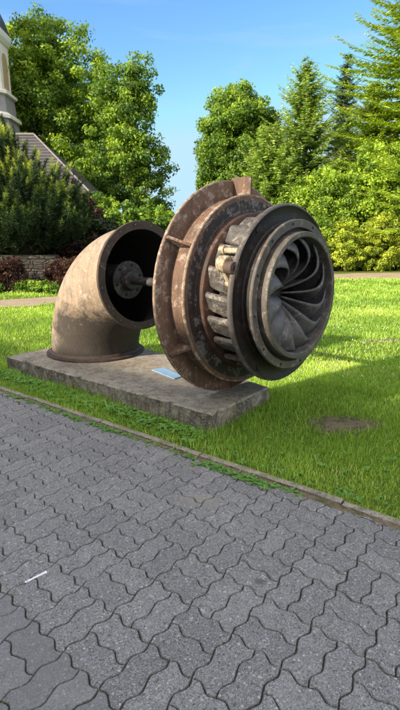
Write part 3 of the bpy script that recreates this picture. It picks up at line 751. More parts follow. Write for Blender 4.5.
# --- conifers with whorled branches
def conifer(name, base, Ht, Rm, mat, label, group=None, seed=1, nw=26, per=15, tw=.30, skirt=.03, droop=.35, dens=1.0, cat='tree', tr=.16, sharp=1.0, z0=.0):
    global RNG
    RNG = np.random.default_rng(seed); rr = random.Random(seed)
    T = empty(name, base, 0, label, cat, group)
    m = MB(); m.tube([(0, 0, -.1), (.03, 0, Ht*.5), (0, .02, Ht)], [tr, tr*.6, .015], 8)
    Cs = []; D = []; S = []; B = []
    for k in range(nw):
        f = (k+.3)/nw; z = skirt*Ht+(1-skirt)*Ht*f+z0
        Lb = Rm*(1-f)**sharp*(.78+.4*rr.random())+.12
        nb = max(5, int(per*(.55+.6*(1-f))))
        a0 = rr.random()*6.28
        for j in range(nb):
            a = a0+2*PI*j/nb+rr.gauss(0, .16); L_ = Lb*(.72+.5*rr.random()); zz = z+rr.gauss(0, .12)
            d = np.array([math.cos(a), math.sin(a), 0]); n = max(5, int(L_/(.088/dens)))
            s = np.linspace(.08, 1, n)
            lift = (1-f)*-droop*s**1.2*L_+.22*L_*s**3+(.45*f)*L_*s
            P = d[None]*(L_*s)[:, None]; P[:, 2] = zz+lift
            if rr.random() < .4: m.tube([(0, 0, zz), P[n//2], P[-1]], [.03, .018, .006], 4)
            # twigs on both sides, shorter to the tip
            side = np.array([-d[1], d[0], 0])
            for sg in (-1, 1, -1, 1, -1, 1):
                wl = tw*(1.1-.75*s)*(.7+.6*RNG.random(n))*(.6+.4*min(1, L_))
                dirv = unit(side[None]*sg*(.8+.3*RNG.random(n))[:, None]+d[None]*.75+np.stack([RNG.normal(0, .2, n), RNG.normal(0, .2, n), RNG.normal(-.16, .22, n)], 1))
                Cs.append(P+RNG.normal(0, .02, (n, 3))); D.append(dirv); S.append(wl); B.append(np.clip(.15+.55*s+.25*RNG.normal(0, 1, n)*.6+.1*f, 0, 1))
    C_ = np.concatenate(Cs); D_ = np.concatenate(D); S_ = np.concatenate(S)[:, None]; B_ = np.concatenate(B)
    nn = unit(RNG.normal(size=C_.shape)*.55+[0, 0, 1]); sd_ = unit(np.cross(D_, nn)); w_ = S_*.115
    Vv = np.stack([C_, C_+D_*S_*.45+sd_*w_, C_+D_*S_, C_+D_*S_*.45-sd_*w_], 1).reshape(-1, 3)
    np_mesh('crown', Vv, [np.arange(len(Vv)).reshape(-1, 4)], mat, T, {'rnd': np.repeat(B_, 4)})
    m.build('trunk', M['bark'], T, smooth=True)
    return T
conifer('spruce_tree', (5.1, 25, 0), 9.6, 4.2, M['spruce'], 'green spruce with a pointed top just right of the round crowned tree', seed=3, nw=26, per=17, tw=.36, droop=.22, sharp=.85)
conifer('spruce_tree', (3.2, 23.5, 0), 6.4, 2.6, M['spruce'], 'low broad light green spruce in front of the round crowned tree', seed=25, nw=20, per=15, tw=.42, droop=.2, sharp=.75)
conifer('spruce_tree', (8.3, 25, 0), 8.6, 3.2, M['sprucey'], 'yellow green spruce between the pointed spruce and the tall one at the right', seed=27, nw=24, per=15, tw=.36, droop=.2, sharp=.75)
conifer('spruce_tree', (10.6, 38, 0), 14.2, 2.6, M['sprucef'], 'distant dark spruce with a narrow tip rising behind the other conifers', seed=5, nw=34, per=12, tw=.45, droop=.3, sharp=.8)
conifer('spruce_tree', (11.6, 24.5, 0), 20.0, 6.0, M['sprucey'], 'tall yellow green spruce at the right edge of the photo', seed=6, nw=38, per=20, tw=.46, droop=.40, sharp=.55, skirt=.16)

def bush(name, base, blobs, mat, label, cat='bush', group=None, leaf=.13, per=60, clumps=160, cr=(.18, .34), seed=1, stems=14, up=.35):
    global RNG
    RNG = np.random.default_rng(seed)
    T = empty(name, base, 0, label, cat, group)
    vols = np.array([b[3]*b[4]*b[5] for b in blobs])**.8; cnts = np.maximum((clumps*vols/vols.sum()).astype(int), 5); cs = []
    for b, k in zip(blobs, cnts):
        v = unit(RNG.normal(size=(k, 3))); r = RNG.random(k)**.3*(1+.15*np.sin(v[:, 0]*6+seed)*np.cos(v[:, 2]*5))
        cs.append(np.array(b[:3])+v*r[:, None]*np.array(b[3:]))
    cs = np.concatenate(cs); cs[:, 2] = np.maximum(cs[:, 2], .08)
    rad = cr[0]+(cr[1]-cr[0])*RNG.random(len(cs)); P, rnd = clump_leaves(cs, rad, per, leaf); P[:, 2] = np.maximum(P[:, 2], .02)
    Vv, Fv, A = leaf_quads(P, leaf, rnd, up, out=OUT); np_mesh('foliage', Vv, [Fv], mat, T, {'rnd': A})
    m = MB()
    for c_ in cs[RNG.choice(len(cs), min(stems, len(cs)), replace=False)]:
        s0 = np.array([c_[0]*.15, c_[1]*.15, 0]); mid = (s0+c_)/2+RNG.normal(0, .06, 3); m.tube([s0, mid, c_], [.03, .02, .006], 5)
    m.build('stem', M['bark'], T)
    return T
# yellow green shrubs, upper layer on the right
sh = [(3.9, 22.6, 1.6, 3.6), (5.6, 22.2, 1.8, 4.6), (7.5, 22.4, 1.9, 5.8), (9.6, 22.3, 2.0, 6.2), (11.9, 22.5, 1.9, 5.6)]
lb = ['lowest light green leafy shrub, right behind the turbine', 'light green leafy shrub with a domed top behind the low hedge', 'tall yellow green shrub in the middle of the right hedge', 'tall yellow green shrub below the big spruce', 'yellow green shrub at the far right end of the hedge']
for i, (x, y, r, h) in enumerate(sh):
    bush('leafy_shrub', (x, y, 0), [(0, 0, h*.45, r, 1.2, h*.42), (.2*(-1)**i, 0, h*.72, r*.62, .9, h*.27), (-.5, -.2, h*.3, r*.8, 1.1, h*.3)], M['leafy'], lb[i], 'shrub', None, leaf=.105, per=125, clumps=400, cr=(.22, .42), seed=40+i)
th = [(3.4, 21.2, .9, 1.5), (4.9, 21.3, 1.0, 1.8), (6.3, 21.2, 1.0, 2.3), (7.8, 21.2, 1.1, 2.6), (9.4, 21.3, 1.1, 2.7), (11.2, 21.3, 1.2, 2.7)]
tl = ['small low evergreen bush beside the turbine along the gravel path', 'second low evergreen bush from the turbine along the gravel path', 'third low evergreen bush from the turbine along the gravel path', 'rounded yellow green evergreen bush at the right edge of the path', 'evergreen bush beyond the right edge beside the path', 'last evergreen bush of the row far to the right']
for i, (x, y, r, h) in enumerate(th):
    bush('evergreen_bush', (x, y, 0), [(0, 0, h*.4, r, .8, h*.45), (.1, 0, h*.7, r*.7, .6, h*.27)], M['thuja'], tl[i], 'bush', None, leaf=.075, per=140, clumps=240, cr=(.13, .28), seed=60+i, up=.8)
# dark copper shrub and greens in front of the roof
bush('copper_shrub', (-4.75, 18.6, 0), [(0, 0, 1.5, 1.0, .8, 1.3), (.5, 0, 2.2, .7, .6, .7), (-.4, 0, 2.2, .7, .6, .8)], M['purple'], 'dark copper leaved shrub behind the pipe elbow', 'shrub', leaf=.14, per=60, clumps=220, seed=81)
bush('copper_shrub', (-3.75, 13.6, 0), [(0, 0, .45, .6, .4, .45), (.4, 0, .5, .4, .4, .4)], M['purple'], 'small dark copper shrub at the right end of the stone wall', 'shrub', leaf=.06, per=80, clumps=130, cr=(.1, .2), seed=88)
bush('copper_shrub', (-3.6, 17.6, 0), [(0, 0, 1.0, 1.0, .8, 1.0), (.6, 0, 1.0, .8, .6, .8)], M['purple'], 'low dark reddish shrub seen above the top of the pipe elbow', 'shrub', leaf=.14, per=60, clumps=180, seed=82)
bush('green_shrub', (-3.5, 22.5, 0), [(0, 0, 1.6, 1.6, 1, 1.4), (1.4, 0, 1.5, 1.4, 1, 1.3), (-1.2, 0, 1.9, 1.2, 1, 1.5)], M['leafd'], 'wide dark green shrub below the slate roof', 'shrub', leaf=.16, per=60, clumps=330, seed=83)
bush('green_shrub', (-.6, 24, 0), [(0, 0, 1.2, 1.6, 1, 1.1), (1.2, 0, .9, 1.4, 1, .9), (-1.0, 0, 1.6, 1.2, 1, 1.4)], M['leaf'], 'mid green shrub between the pipe elbow and the casing', 'shrub', leaf=.16, per=60, clumps=280, seed=84)
bush('green_shrub', (1.8, 23, 0), [(0, 0, 1.2, 1.4, 1, 1.1), (1.0, 0, 1.6, 1.2, 1, 1.4)], M['leaf'], 'green shrub hidden behind the turbine casing', 'shrub', leaf=.16, per=55, clumps=240, seed=85)
for i, (x, l_) in enumerate([(-6.05, 'dark red barberry bush at the left edge before the stone wall'), (-5.2, 'small dark red barberry bush in front of the stone wall'), (-3.35, 'red barberry bush between the stone wall and the pipe elbow')]):
    bush('barberry_bush', (x, 12.9-.15*i, 0), [(0, 0, .42, .55, .35, .42), (.15, 0, .68, .34, .3, .30)], M['redleaf'], l_, 'bush', None, leaf=.045, per=85, clumps=130, cr=(.09, .17), seed=90+i)
for i, (x, y, l_) in enumerate([(-4.55, 12.75, 'low dark green plant at the foot of the stone wall'), (-3.9, 12.5, 'low green plant right of the stone wall'), (-5.6, 12.4, 'low green plant before the barberry at the left edge')]):
    bush('garden_plant', (x, y, 0), [(0, 0, .16, .42, .3, .16)], M['leafd'], l_, 'plant', None, leaf=.07, per=45, clumps=60, cr=(.07, .13), seed=95+i, stems=5)

bush('dark_hedge', (-6.3, 18.2, 0), [(0, 0, 1.1, 3.2, .8, 1.3), (-1.5, 0, 1.6, 1.5, .8, 1.0), (1.2, -1.2, 1.3, 1.6, .7, 1.2), (2.2, -1, 1.2, 1.4, .7, 1.1)], M['leafdd'], 'dark dense hedge behind the pine and the stone wall', 'hedge', None, leaf=.13, per=65, clumps=620, seed=101)
bush('dark_hedge', (-3.4, 15.6, 0), [(0, 0, .7, 1.2, .6, .8)], M['purple'], 'low dark brownish hedge between the pine and the pipe elbow', 'hedge', None, leaf=.10, per=55, clumps=200, seed=102)
# --- pine with upright candles
def pine(base, label, seed=31):
    global RNG
    RNG = np.random.default_rng(seed)
    T = empty('pine_tree', base, 0, label, 'tree')
    blobs = [(0, -.6, 1.7, 2.1, 1.3, .75), (0, 0, 2.2, 2.0, 1.7, 1.2), (-.4, 0, 3.1, 1.1, 1.1, 1.1), (.7, -.2, 1.9, 1.6, 1.3, .8), (-.5, 0, 3.9, .6, .6, .8), (.7, -.2, 2.7, .6, .6, .6), (-1.6, 0, 3.2, 1.2, 1.0, 1.2)]
    cs = []
    for b in blobs:
        k = int(190*(b[3]*b[4]*b[5])**.75); v = unit(RNG.normal(size=(k, 3))); r = RNG.random(k)**.3
        cs.append(np.array(b[:3])+v*r[:, None]*np.array(b[3:]))
    cs = np.concatenate(cs); n = len(cs)
    cs = cs*np.array([1, 1, 1])
    axis = unit(np.stack([cs[:, 0]*.22, cs[:, 1]*.22, np.full(n, .9)], 1)+RNG.normal(0, .16, (n, 3)))
    ln = .32+.34*RNG.random(n)
    per = 110; idx = np.repeat(np.arange(n), per); s = RNG.random(len(idx))
    A = axis[idx]; o_ = cs[idx]+A*(ln[idx]*s)[:, None]
    d = unit(unit(RNG.normal(size=A.shape))*.9+A*.8); nl = (.15+.07*RNG.random(len(idx)))*(1-.45*s)
    sd_ = unit(np.cross(d, RNG.normal(size=d.shape)))*.0085
    Vv = np.stack([o_-sd_, o_+sd_, o_+d*nl[:, None]], 1).reshape(-1, 3)
    new = (RNG.random(n) < .5)*1.0
    rnd = np.clip(.02+.16*RNG.random(len(idx))+(s**.9)*(.16+.75*new[idx])*np.clip(-.30+.46*cs[idx][:, 2], .05, 1.25), 0, 1)
    np_mesh('crown', Vv, [np.arange(len(Vv)).reshape(-1, 3)], M['pine'], T, {'rnd': np.repeat(rnd, 3)})
    m = MB(); m.tube([(0, 0, -.1), (.05, 0, 1.2), (-.1, 0, 2.6), (-.4, 0, 3.9)], [.13, .11, .08, .03], 8)
    for c_ in cs[RNG.choice(n, 60, replace=False)]:
        z_ = max(.5, c_[2]*.6); m.tube([(0, 0, z_), (c_[0]*.5, c_[1]*.5, (z_+c_[2])/2-.05), tuple(c_)], [.05, .03, .008], 5)
    m.build('trunk', M['bark'], T, smooth=True)
pine((-5.5, 14.9, 0), 'bushy pine with upright pale candles behind the stone wall')

# --- far tree line
M['far'] = leafmat('far_leaf', [(0, (.09, .15, .04)), (.5, (.16, .24, .06)), (1, (.24, .32, .09))], .3)
RNG = np.random.default_rng(5)
cs = []
for x in np.arange(-140, 140, 1.9):
    h = 7.2+2.2*math.sin(x*.13)+1.5*math.sin(x*.41+1); k = 14
    cs.append(np.stack([x+RNG.normal(0, 1.6, k), 92+RNG.normal(0, 3, k), RNG.random(k)*h], 1))
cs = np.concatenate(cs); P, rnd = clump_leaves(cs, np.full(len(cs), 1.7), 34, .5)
Vv, Fv, A = leaf_quads(P, .75, rnd); o = np_mesh('distant_wood', Vv, [Fv], M['far'], None, {'rnd': A}); tag(o, 'distant line of pale green trees on the horizon', 'wood', kind='stuff')

# ================================================================== CHURCH
t = NT('slate_roof'); co = t.coord(); n = t.noise(co, 3, 6, .6)
sep = t.n('ShaderNodeSeparateXYZ'); t.l(co, sep.inputs[0])
wv = t.math('FRACT', t.math('MULTIPLY', sep.outputs[2], 4.7))
c = t.mix(t.ramp(wv, [(.0, 0), (.70, 0), (.80, 1), (.93, 1), (1, 0)]), (.022, .022, .025), (.10, .10, .11)); c = t.mix(t.ramp(n, [(.4, .3), (.6, 0)]), c, (.07, .055, .05))
t.bsdf(c, .75, 0, t.bump(wv, .4, .05)); M['slate'] = t.m
M['render'] = simple('white_render', (.74, .71, .65), .85, 0, .08, 3)
M['greyrender'] = simple('grey_render', (.27, .27, .28), .85, 0, .1, 4)
M['leadroof'] = simple('dark_tin_roof', (.055, .055, .065), .5, .2, .25, 2)
M['hip'] = simple('hip_tile', (.16, .15, .15), .8, 0, .2, 4)
M['louvre'] = simple('wooden_louvre', (.42, .30, .16), .8, 0, .25, 9)
M['glassdark'] = simple('dark_window_glass', (.03, .035, .04), .15, 0, .2, 3)
CH = empty('church_hall', (-14.0, 31, 0), 0, 'low building with striped slate hipped roof behind the pine', 'building')
m = MB(); m.box(-5.6, 7.3, -2.5, 5, 0, 4.02); m.build('wall', M['render'], CH)
m = MB()
x0, x1, y0, y1, ze = -6, 7.75, -3.0, 5.5, 4.0
apx = 3.55; zr = 7.75; ym = 1.25
vs = [(x0, y0, ze), (x1, y0, ze), (x1, y1, ze), (x0, y1, ze), (x0+3, ym, zr), (apx, ym, zr)]
m.add(vs, [(0, 1, 5, 4), (1, 2, 5), (2, 3, 4, 5), (3, 0, 4)]); m.add([(x0, y0, ze-.12), (x1, y0, ze-.12), (x1, y1, ze-.12), (x0, y1, ze-.12), (x0, y0, ze-.005), (x1, y0, ze-.005), (x1, y1, ze-.005), (x0, y1, ze-.005)], [(0, 1, 5, 4), (1, 2, 6, 5), (2, 3, 7, 6), (3, 0, 4, 7), (3, 2, 1, 0)])
rf_ = m.build('roof', M['slate'], CH)
m = MB(); m.tube([(x1, y0, ze+.03), (apx, ym, zr+.04)], .05, 8); m.tube([(x0+3, ym, zr+.04), (apx, ym, zr+.04)], .085, 8); m.build('hip_tiles', M['hip'], rf_)
for x in (-3, -.5, 2, 4.5):
    m = MB(); m.box(x, x+.9, -2.55, -2.52, 1.3, 3.0); wn = m.build('window', M['glassdark'], CH)
    m = MB(); m.box(x-.08, x, -2.58, -2.5, 1.22, 3.08); m.box(x+.9, x+.98, -2.58, -2.5, 1.22, 3.08); m.box(x, x+.9, -2.58, -2.5, 3.0, 3.08); m.box(x, x+.9, -2.6, -2.5, 1.22, 1.3); m.box(x+.43, x+.47, -2.58, -2.551, 1.3, 3.0); m.build('frame', M['render'], wn)
# tower, octagonal with cornices
TW = empty('church_tower', (-15.1, 35.5, 0), R(22.5), 'white octagonal church tower with dark roof at the left edge', 'tower')
def octa(prof, name, mat, parent, off=0):
    m = MB(); m.lathe_z(prof, 8, closed=False); return m.build(name, mat, parent)
octa([(2.75, 0), (2.75, 7.6), (2.70, 8.2), (2.55, 8.35), (2.45, 9.2)], 'base_wall', M['greyrender'], TW)
octa([(2.46, 9.2), (2.66, 9.22), (2.66, 9.42), (2.5, 9.55), (2.35, 9.62)], 'lower_cornice', M['render'], TW)
octa([(2.36, 9.6), (2.30, 10.7), (2.3, 10.72)], 'frieze', M['greyrender'], TW)
octa([(2.30, 10.7), (2.50, 10.74), (2.50, 10.92), (2.3, 11.0), (2.12, 11.02)], 'sill_course', M['render'], TW)
octa([(2.14, 11.0), (2.14, 14.0)], 'belfry_wall', M['render'], TW)
octa([(2.14, 13.9), (2.24, 14.0), (2.38, 14.25), (2.42, 14.5), (2.42, 14.62), (2.2, 14.7)], 'cornice', M['render'], TW)
octa([(2.38, 14.63), (2.1, 15.5), (1.6, 16.6), (1.0, 17.6), (.5, 18.1), (.12, 19.6), (.0, 20.2)], 'tower_roof', M['leadroof'], TW)
for k in range(8):
    a = PI/8+k*PI/4; rr_ = 2.14*math.cos(PI/8); ca, sa = math.cos(a), math.sin(a); pts = [(-.42, 11.25), (.42, 11.25), (.42, 13.0)]+[(.42*math.cos(b), 13.0+.42*math.sin(b)) for b in np.linspace(.3, PI-.3, 7)]+[(-.42, 13.0)]
    m = MB(); m.prism(pts, lambda u, v, t_: (t_*ca-u*sa, t_*sa+u*ca, v), rr_-.05, rr_+.02); wn = m.build('belfry_opening', M['louvre'], TW)

# ================================================================== stone wall
t = NT('dry_stone'); co = t.coord(); mpv = t.mapping(co, scale=(2.4, 2.4, 7)); v = t.voro(mpv, 1.6, 'F1', 'Color'); ve = t.voro(mpv, 1.6, 'DISTANCE_TO_EDGE')
n = t.noise(co, 12, 6, .7)
bw = t.n('ShaderNodeRGBToBW'); t.l(v, bw.inputs[0]); c = t.mix(t.ramp(bw.outputs[0], [(.2, 0), (.8, 1)]), (.03, .028, .025), (.075, .068, .06)); c = t.mix(t.ramp(n, [(.4, .5), (.6, 0)]), c, (.07, .06, .05)); c = t.mix(t.ramp(ve, [(.0, 1), (.06, 0)]), c, (.012, .011, .01))
t.bsdf(c, .9, 0, t.bump(t.ramp(ve, [(0, 0), (.12, 1)]), .8, .03)); M['stone'] = t.m  # stone kept dark: the pine's shade is put into its colour
m = MB(); rs = random.Random(2)
zz = 0
while zz < .95:
    hh = .09+.06*rs.random(); x = -4.2
    while x < 1.7:
        l_ = .18+.3*rs.random(); dj = rs.gauss(0, .012)
        m.box(x, x+l_-.012, -.2+dj, .2+dj, zz, zz+hh-.010); x += l_
    zz += hh
sw = m.build('stone_wall', M['stone'], None, bevel=.012); sw.location = (-5.9, 13.9, 0); sw.rotation_euler = (0, 0, R(3)); tag(sw, 'low dry stone garden wall below the pine', 'wall')

# ================================================================== unseen houses added behind the photographer to shade paving and lawn
def house(bx0, bx1, eave, ridge, label, cat='house'):
    HS = empty('shade_house', (*ab(-7.5, -11.6), 0), TH, label, 'house')
    m = MB(); m.box(bx0+.3, bx1-.3, -3.0, 1.6, 0, eave+.15); m.build('wall', M['render'], HS)
    m = MB(); m.add([(bx0, -3.6, eave), (bx1, -3.6, eave), (bx1, 2.0, eave), (bx0, 2.0, eave), (bx0, -1.3, ridge), (bx1, -1.3, ridge)], [(0, 1, 5, 4), (2, 3, 4, 5), (1, 2, 5), (3, 0, 4)])
    m.build('roof', M['leadroof'], HS)
    x = bx0+1.2
    while x < bx1-2:
        m = MB(); m.box(x, x+1.1, 1.62, 1.64, 1.0, 2.4); wn = m.build('window', M['glassdark'], HS)
        m = MB(); m.box(x-.08, x, 1.6, 1.67, .92, 2.48); m.box(x+1.1, x+1.18, 1.6, 1.67, .92, 2.48); m.box(x, x+1.1, 1.6, 1.67, 2.4, 2.48); m.box(x, x+1.1, 1.6, 1.69, .92, 1.0); m.build('frame', M['greyrender'], wn); x += 3
house(-15.4, 2.7, 3.6, 6.60, 'lower gabled plastered house, unseen, added behind the photographer to shade the paving')
house(2.75, 14, 4.3, 7.0, 'taller gabled plastered house, unseen, added next to the lower one to shade the lawn')

# ================================================================== GRASS
def in_slab(x, y, mrg=.0):
    dx, dy = x-SO[0], y-SO[1]; u = dx*math.cos(ST)+dy*math.sin(ST); v = -dx*math.sin(ST)+dy*math.cos(ST)
    return (u > -SL-mrg) & (u < mrg) & (v > -mrg) & (v < 1.435-.595*(u+SL)/SL+mrg), u, v
def patch(x, y, cx, cy, rx, ry): return np.exp(-(((x-cx)/rx)**2+((y-cy)/ry)**2))
def smooth_noise(x, y, s, seed):
    r = np.random.default_rng(seed); out = 0
    for k in range(6):
        a = r.random()*6.28; f = s*(1+k*.6); out = out+np.sin((x*math.cos(a)+y*math.sin(a))*f+r.random()*6.28)/(1+k*.4)
    return out/2.6
def grass_field(n, ymin, ymax, hgt, wid, seed, spread=.55, margin=1.2):
    r = np.random.default_rng(seed)
    y = np.sqrt(r.random(n)*(ymax**2-ymin**2)+ymin**2); x = (r.random(n)*2-1)*(spread*y+margin)
    a, b = to_ab(x, y); ins_, u, v = in_slab(x, y, -.004)
    keep = (b > .024-.055*r.random(n)**2.5) & ~ins_
    dp = np.full(n, 9.0)
    if ymax > 9:
        for p in PATH[::2]: dp = np.minimum(dp, np.hypot(x-p[0], y-p[1]))
        keep &= (dp > .64*np.clip(1+x/3, 1, 2.1)+.08*r.normal(size=n)) & (y < 21.5); keep &= ~((x > 2) & (y > 18.3))
    dens = 1-1.25*patch(x, y, 1.12, 3.46, .27, .17)-.85*patch(x, y, 2.75, 6.6, .45, .10)-.5*patch(x, y, .9, 3.75, .2, .12)
    dens = dens*(.62+.38*np.clip(.5+smooth_noise(x, y, 2.2, 3), 0, 1)); 
    keep &= r.random(n) < np.clip(dens, .015, 1)
    x, y, a, b, u, v = x[keep], y[keep], a[keep], b[keep], u[keep], v[keep]; n = len(x)
    tall = 1+.55*np.exp(-np.clip(b, 0, 9)/.06)*0+.9*np.exp(-np.abs(v)/.10)*((u > -SL-.1) & (u < .1))+.9*np.exp(-np.abs(u-.0)/.14)*((v > -.1) & (v < SW))
    tall *= (.75+.5*np.clip(.5+smooth_noise(x, y, 3.5, 9), 0, 1))
    h = hgt*tall*(.5+.8*r.random(n)); w_ = wid*(.6+.8*r.random(n))
    ang = r.random(n)*2*PI; dx_, dy_ = np.cos(ang), np.sin(ang); la = r.random(n)*2*PI; lean = h*(.15+.75*r.random(n)**1.3)
    z = lawn_z(x, y)-.004
    B = np.stack([x, y, z], 1); sdv = np.stack([dx_*w_, dy_*w_, 0*x], 1)*.5; ld = np.stack([np.cos(la)*lean, np.sin(la)*lean, 0*x], 1); up = np.stack([0*x, 0*x, h], 1)
    V = np.stack([B-sdv, B+sdv, B+ld*.38+up*.62-sdv*.75, B+ld*.38+up*.62+sdv*.75, B+ld+up*(.98-.25*(lean/h)[:, None]**2)], 1).reshape(-1, 3)
    i = np.arange(n)[:, None]*5; Q = i+np.array([[0, 1, 3, 2]]); T3 = i+np.array([[2, 3, 4]])
    dry = (r.random(n) < .10+.25*patch(x, y, 1.1, 3.7, .4, .35))*.45
    rnd = np.clip(.18+.42*r.random(n)+.34*smooth_noise(x, y, 1.6, 12)+.12*smooth_noise(x, y, 6, 31)+dry, 0, 1)
    return V, Q, T3, np.repeat(rnd, 5)
parts = [grass_field(210000, 2.0, 5.4, .045, .0032, 1), grass_field(110000, 5.2, 9.5, .050, .0062, 2), grass_field(70000, 9.3, 14.5, .060, .013, 3), grass_field(60000, 14.3, 21, .07, .022, 4)]
off = 0; VV = []; QQ = []; TT = []; AA = []
for V_, Q_, T_, A_ in parts:
    VV.append(V_); QQ.append(Q_+off); TT.append(T_+off); AA.append(A_); off += len(V_)
o = np_mesh('grass', np.concatenate(VV), [np.concatenate(QQ), np.concatenate(TT)], M['grass'], None, {'rnd': np.concatenate(AA)})
tag(o, 'green lawn grass around the slab', 'grass', kind='stuff')

# broad leaved weeds along the slab, kerb and paver joints
r = np.random.default_rng(77)
Vw = []; Fw = []; Aw = []; off = 0
def rosette(x, y, z, rad, nl, tone):
    global off
    for k in range(nl):
        a = r.random()*2*PI; L_ = rad*(.6+.6*r.random()); up = .25+.7*r.random(); w_ = L_*(.16+.18*r.random())
        d = np.array([math.cos(a), math.sin(a), 0]); s = np.array([-d[1], d[0], 0]); b = np.array([x, y, z])
        pts = [b, b+d*L_*.35+s*w_*.7+[0, 0, L_*up*.45], b+d*L_*.75+s*w_+[0, 0, L_*up*.62], b+d*L_+[0, 0, L_*up*.5], b+d*L_*.75-s*w_+[0, 0, L_*up*.62], b+d*L_*.35-s*w_*.7+[0, 0, L_*up*.45]]
        Vw.extend(pts); Fw.append([off+i for i in range(6)]); Aw.extend([min(1, max(0, tone+.3*r.random()))]*6); off += 6
def slabpt(u, v): return SO+np.array([math.cos(ST), math.sin(ST)])*u+np.array([-math.sin(ST), math.cos(ST)])*v
for _ in range(420):
    u = -2.9*r.random()**.8; v = -abs(r.normal(0, .10))-.015; p = slabpt(u, v)
    if to_ab(*p)[1] > .04: rosette(p[0], p[1], .02, .022+.036*r.random(), 7, .4*r.random()+.2)
for _ in range(90):
    p = ab(r.normal(.2, 1.6), .06+abs(r.normal(0, .1))); rosette(p[0], p[1], .01, .018+.025*r.random(), 6, .3*r.random())
for _ in range(200):   # lawn weeds
    y = 2.4+4*r.random(); x = (r.random()*2-1)*.5*y
    if to_ab(x, y)[1] > .1 and not in_slab(x, y)[0] and patch(x, y, 1.12, 3.46, .3, .2) < .3: rosette(x, y, .025, .018+.022*r.random(), 7, .3*r.random()+.35)
# tufts on the paver side of the kerb
for (ac, sg, nn, sb_) in ((-1.15, .22, 50, .03), (-.75, .15, 30, .025), (.30, .17, 90, .035), (-1.9, .25, 40, .03), (.62, .1, 20, .02), (-.25, .12, 14, .02)):
    for _ in range(nn):
        p = ab(r.normal(ac, sg), -.045-abs(r.normal(0, sb_))); rosette(p[0], p[1], -.002, .014+.022*r.random(), 6, .35*r.random())
me = bpy.data.meshes.new('weeds'); me.from_pydata([tuple(map(float, v)) for v in Vw], [], Fw); me.update()
at_ = me.attributes.new('rnd', 'FLOAT', 'POINT'); at_.data.foreach_set('value', np.array(Aw, np.float32))
tag(link('weeds', me, M['weed']), 'broad leaved weeds along the kerb and slab', 'weeds', kind='stuff')
# soil strip between pavers and kerb, bare soil patches
t = NT('bare_soil'); co = t.coord(); n = t.noise(co, 60, 6, .7); n2 = t.noise(co, 9, 5, .6)
c = t.mix(t.ramp(n, [(.3, 0), (.7, 1)]), (.10, .078, .055), (.22, .18, .13)); c = t.mix(t.ramp(n2, [(.5, 0), (.62, .7)]), c, (.05, .07, .02)); t.bsdf(c, .95, 0, t.bump(n, .7, .008), .1); M['soil'] = t.m
m = MB(); seg = 160; row = []
for i in range(seg+1):
    a_ = -8+14*i/seg; p0 = ab(a_, -.045-.014-.012*abs(math.sin(i*1.7)+math.sin(i*.6))); p1 = ab(a_, -.018); row += [(p0[0], p0[1], -.0035), (p1[0], p1[1], .005)]
m.add(row, [(2*i, 2*i+1, 2*i+3, 2*i+2) for i in range(seg)]); so_ = m.build('soil_strip', M['soil']); tag(so_, kind='structure')
def soil_patch(cx, cy, rx, ry, k):
    m = MB(); vs = [(cx, cy, float(lawn_z(cx, cy))+.010)]
    N = 40
    for f in (.5, 1):
        for i in range(N):
            a_ = 2*PI*i/N; q = f*(1+.18*math.sin(3*a_+k)+.1*math.sin(7*a_)); x, y = cx+rx*q*math.cos(a_), cy+ry*q*math.sin(a_); vs.append((x, y, float(lawn_z(x, y))+(.009 if f < 1 else -.002)))
    m.add(vs, [(0, 1+i, 1+(i+1) % N) for i in range(N)]+[(1+i, 1+N+i, 1+N+(i+1) % N, 1+(i+1) % N) for i in range(N)]); o = m.build('bare_soil', M['soil'], smooth=True); tag(o, kind='structure')
soil_patch(1.12, 3.46, .30, .19, 1); soil_patch(2.75, 6.6, .55, .12, 2)
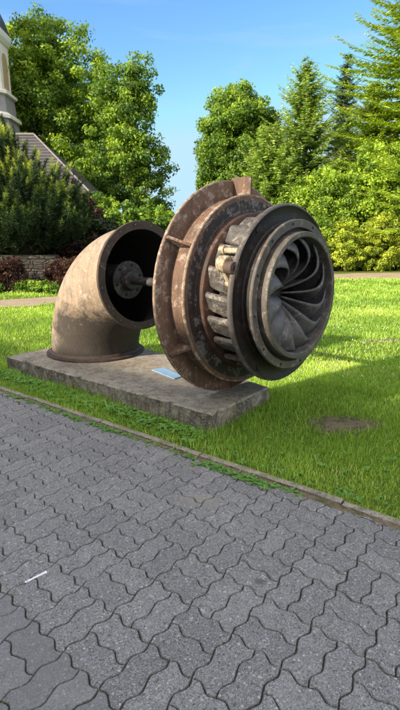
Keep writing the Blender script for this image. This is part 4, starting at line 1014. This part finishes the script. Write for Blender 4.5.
# crumbs of earth and small stones on the bare patches
r = np.random.default_rng(19); cv = []; cf = []
for (cx_, cy_, rx_, ry_, n_) in ((1.12, 3.46, .30, .18, 420), (2.75, 6.6, .5, .1, 160)):
    for _ in range(n_):
        a_ = r.random()*2*PI; q_ = math.sqrt(r.random()); x_ = cx_+rx_*q_*math.cos(a_); y_ = cy_+ry_*q_*math.sin(a_); z_ = float(lawn_z(x_, y_))+.010; k_ = .0025+.006*r.random()**3
        b_ = len(cv); cv += [(x_+k_*dx*(1+.4*r.random()), y_+k_*dy*(1+.4*r.random()), z_+k_*dz*.8) for dx, dy, dz in ((1, 0, 0), (0, 1, 0), (-1, 0, 0), (0, -1, 0), (0, 0, 1), (0, 0, -1))]
        cf += [(b_+i, b_+(i+1) % 4, b_+4) for i in range(4)]+[(b_+(i+1) % 4, b_+i, b_+5) for i in range(4)]
me = bpy.data.meshes.new('soil_crumbs'); me.from_pydata(cv, [], cf); me.update()
tag(link('soil_crumbs', me, M['soil']), 'crumbs of earth and small stones on the bare patches', 'soil', kind='stuff')
# tiny white clover heads on the lawn
r = np.random.default_rng(8); n_ = 420; y = 4.6+7*r.random(n_)**1.2; x = .4+(r.random(n_))*.5*y; C_ = np.stack([x, y, lawn_z(x, y)+.05+.015*r.random(n_)], 1)
RNG = r; Cc = np.repeat(C_, 5, 0)+r.normal(0, .004, (n_*5, 3)); Vv, Fv, A = leaf_quads(Cc, .011, r.random(n_*5), 1.5, .8)
o = np_mesh('clover_flowers', Vv, [Fv], M['flower'], None, {'rnd': A}); tag(o, 'scattered tiny white clover flowers in the lawn', 'flowers', kind='stuff')

# groups for the repeated kinds
GROUPS = {'leafy_shrub': 'leafy shrubs in the hedge on the right', 'evergreen_bush': 'low evergreen bushes along the gravel path', 'spruce_tree': 'spruces behind the lawn',
          'deciduous_tree': 'big leafy trees on the left', 'copper_shrub': 'copper leaved shrubs behind the pipe elbow', 'green_shrub': 'green shrubs at the back of the lawn',
          'barberry_bush': 'barberry bushes before the stone wall', 'garden_plant': 'low plants before the stone wall', 'dark_hedge': 'dark hedges behind the stone wall', 'shade_house': 'unseen houses added behind the photographer for shade'}
for o_ in list(COL.objects):
    if o_.parent is None and 'category' in o_:
        g_ = GROUPS.get(o_.name.split('.')[0])
        if g_: o_['group'] = g_
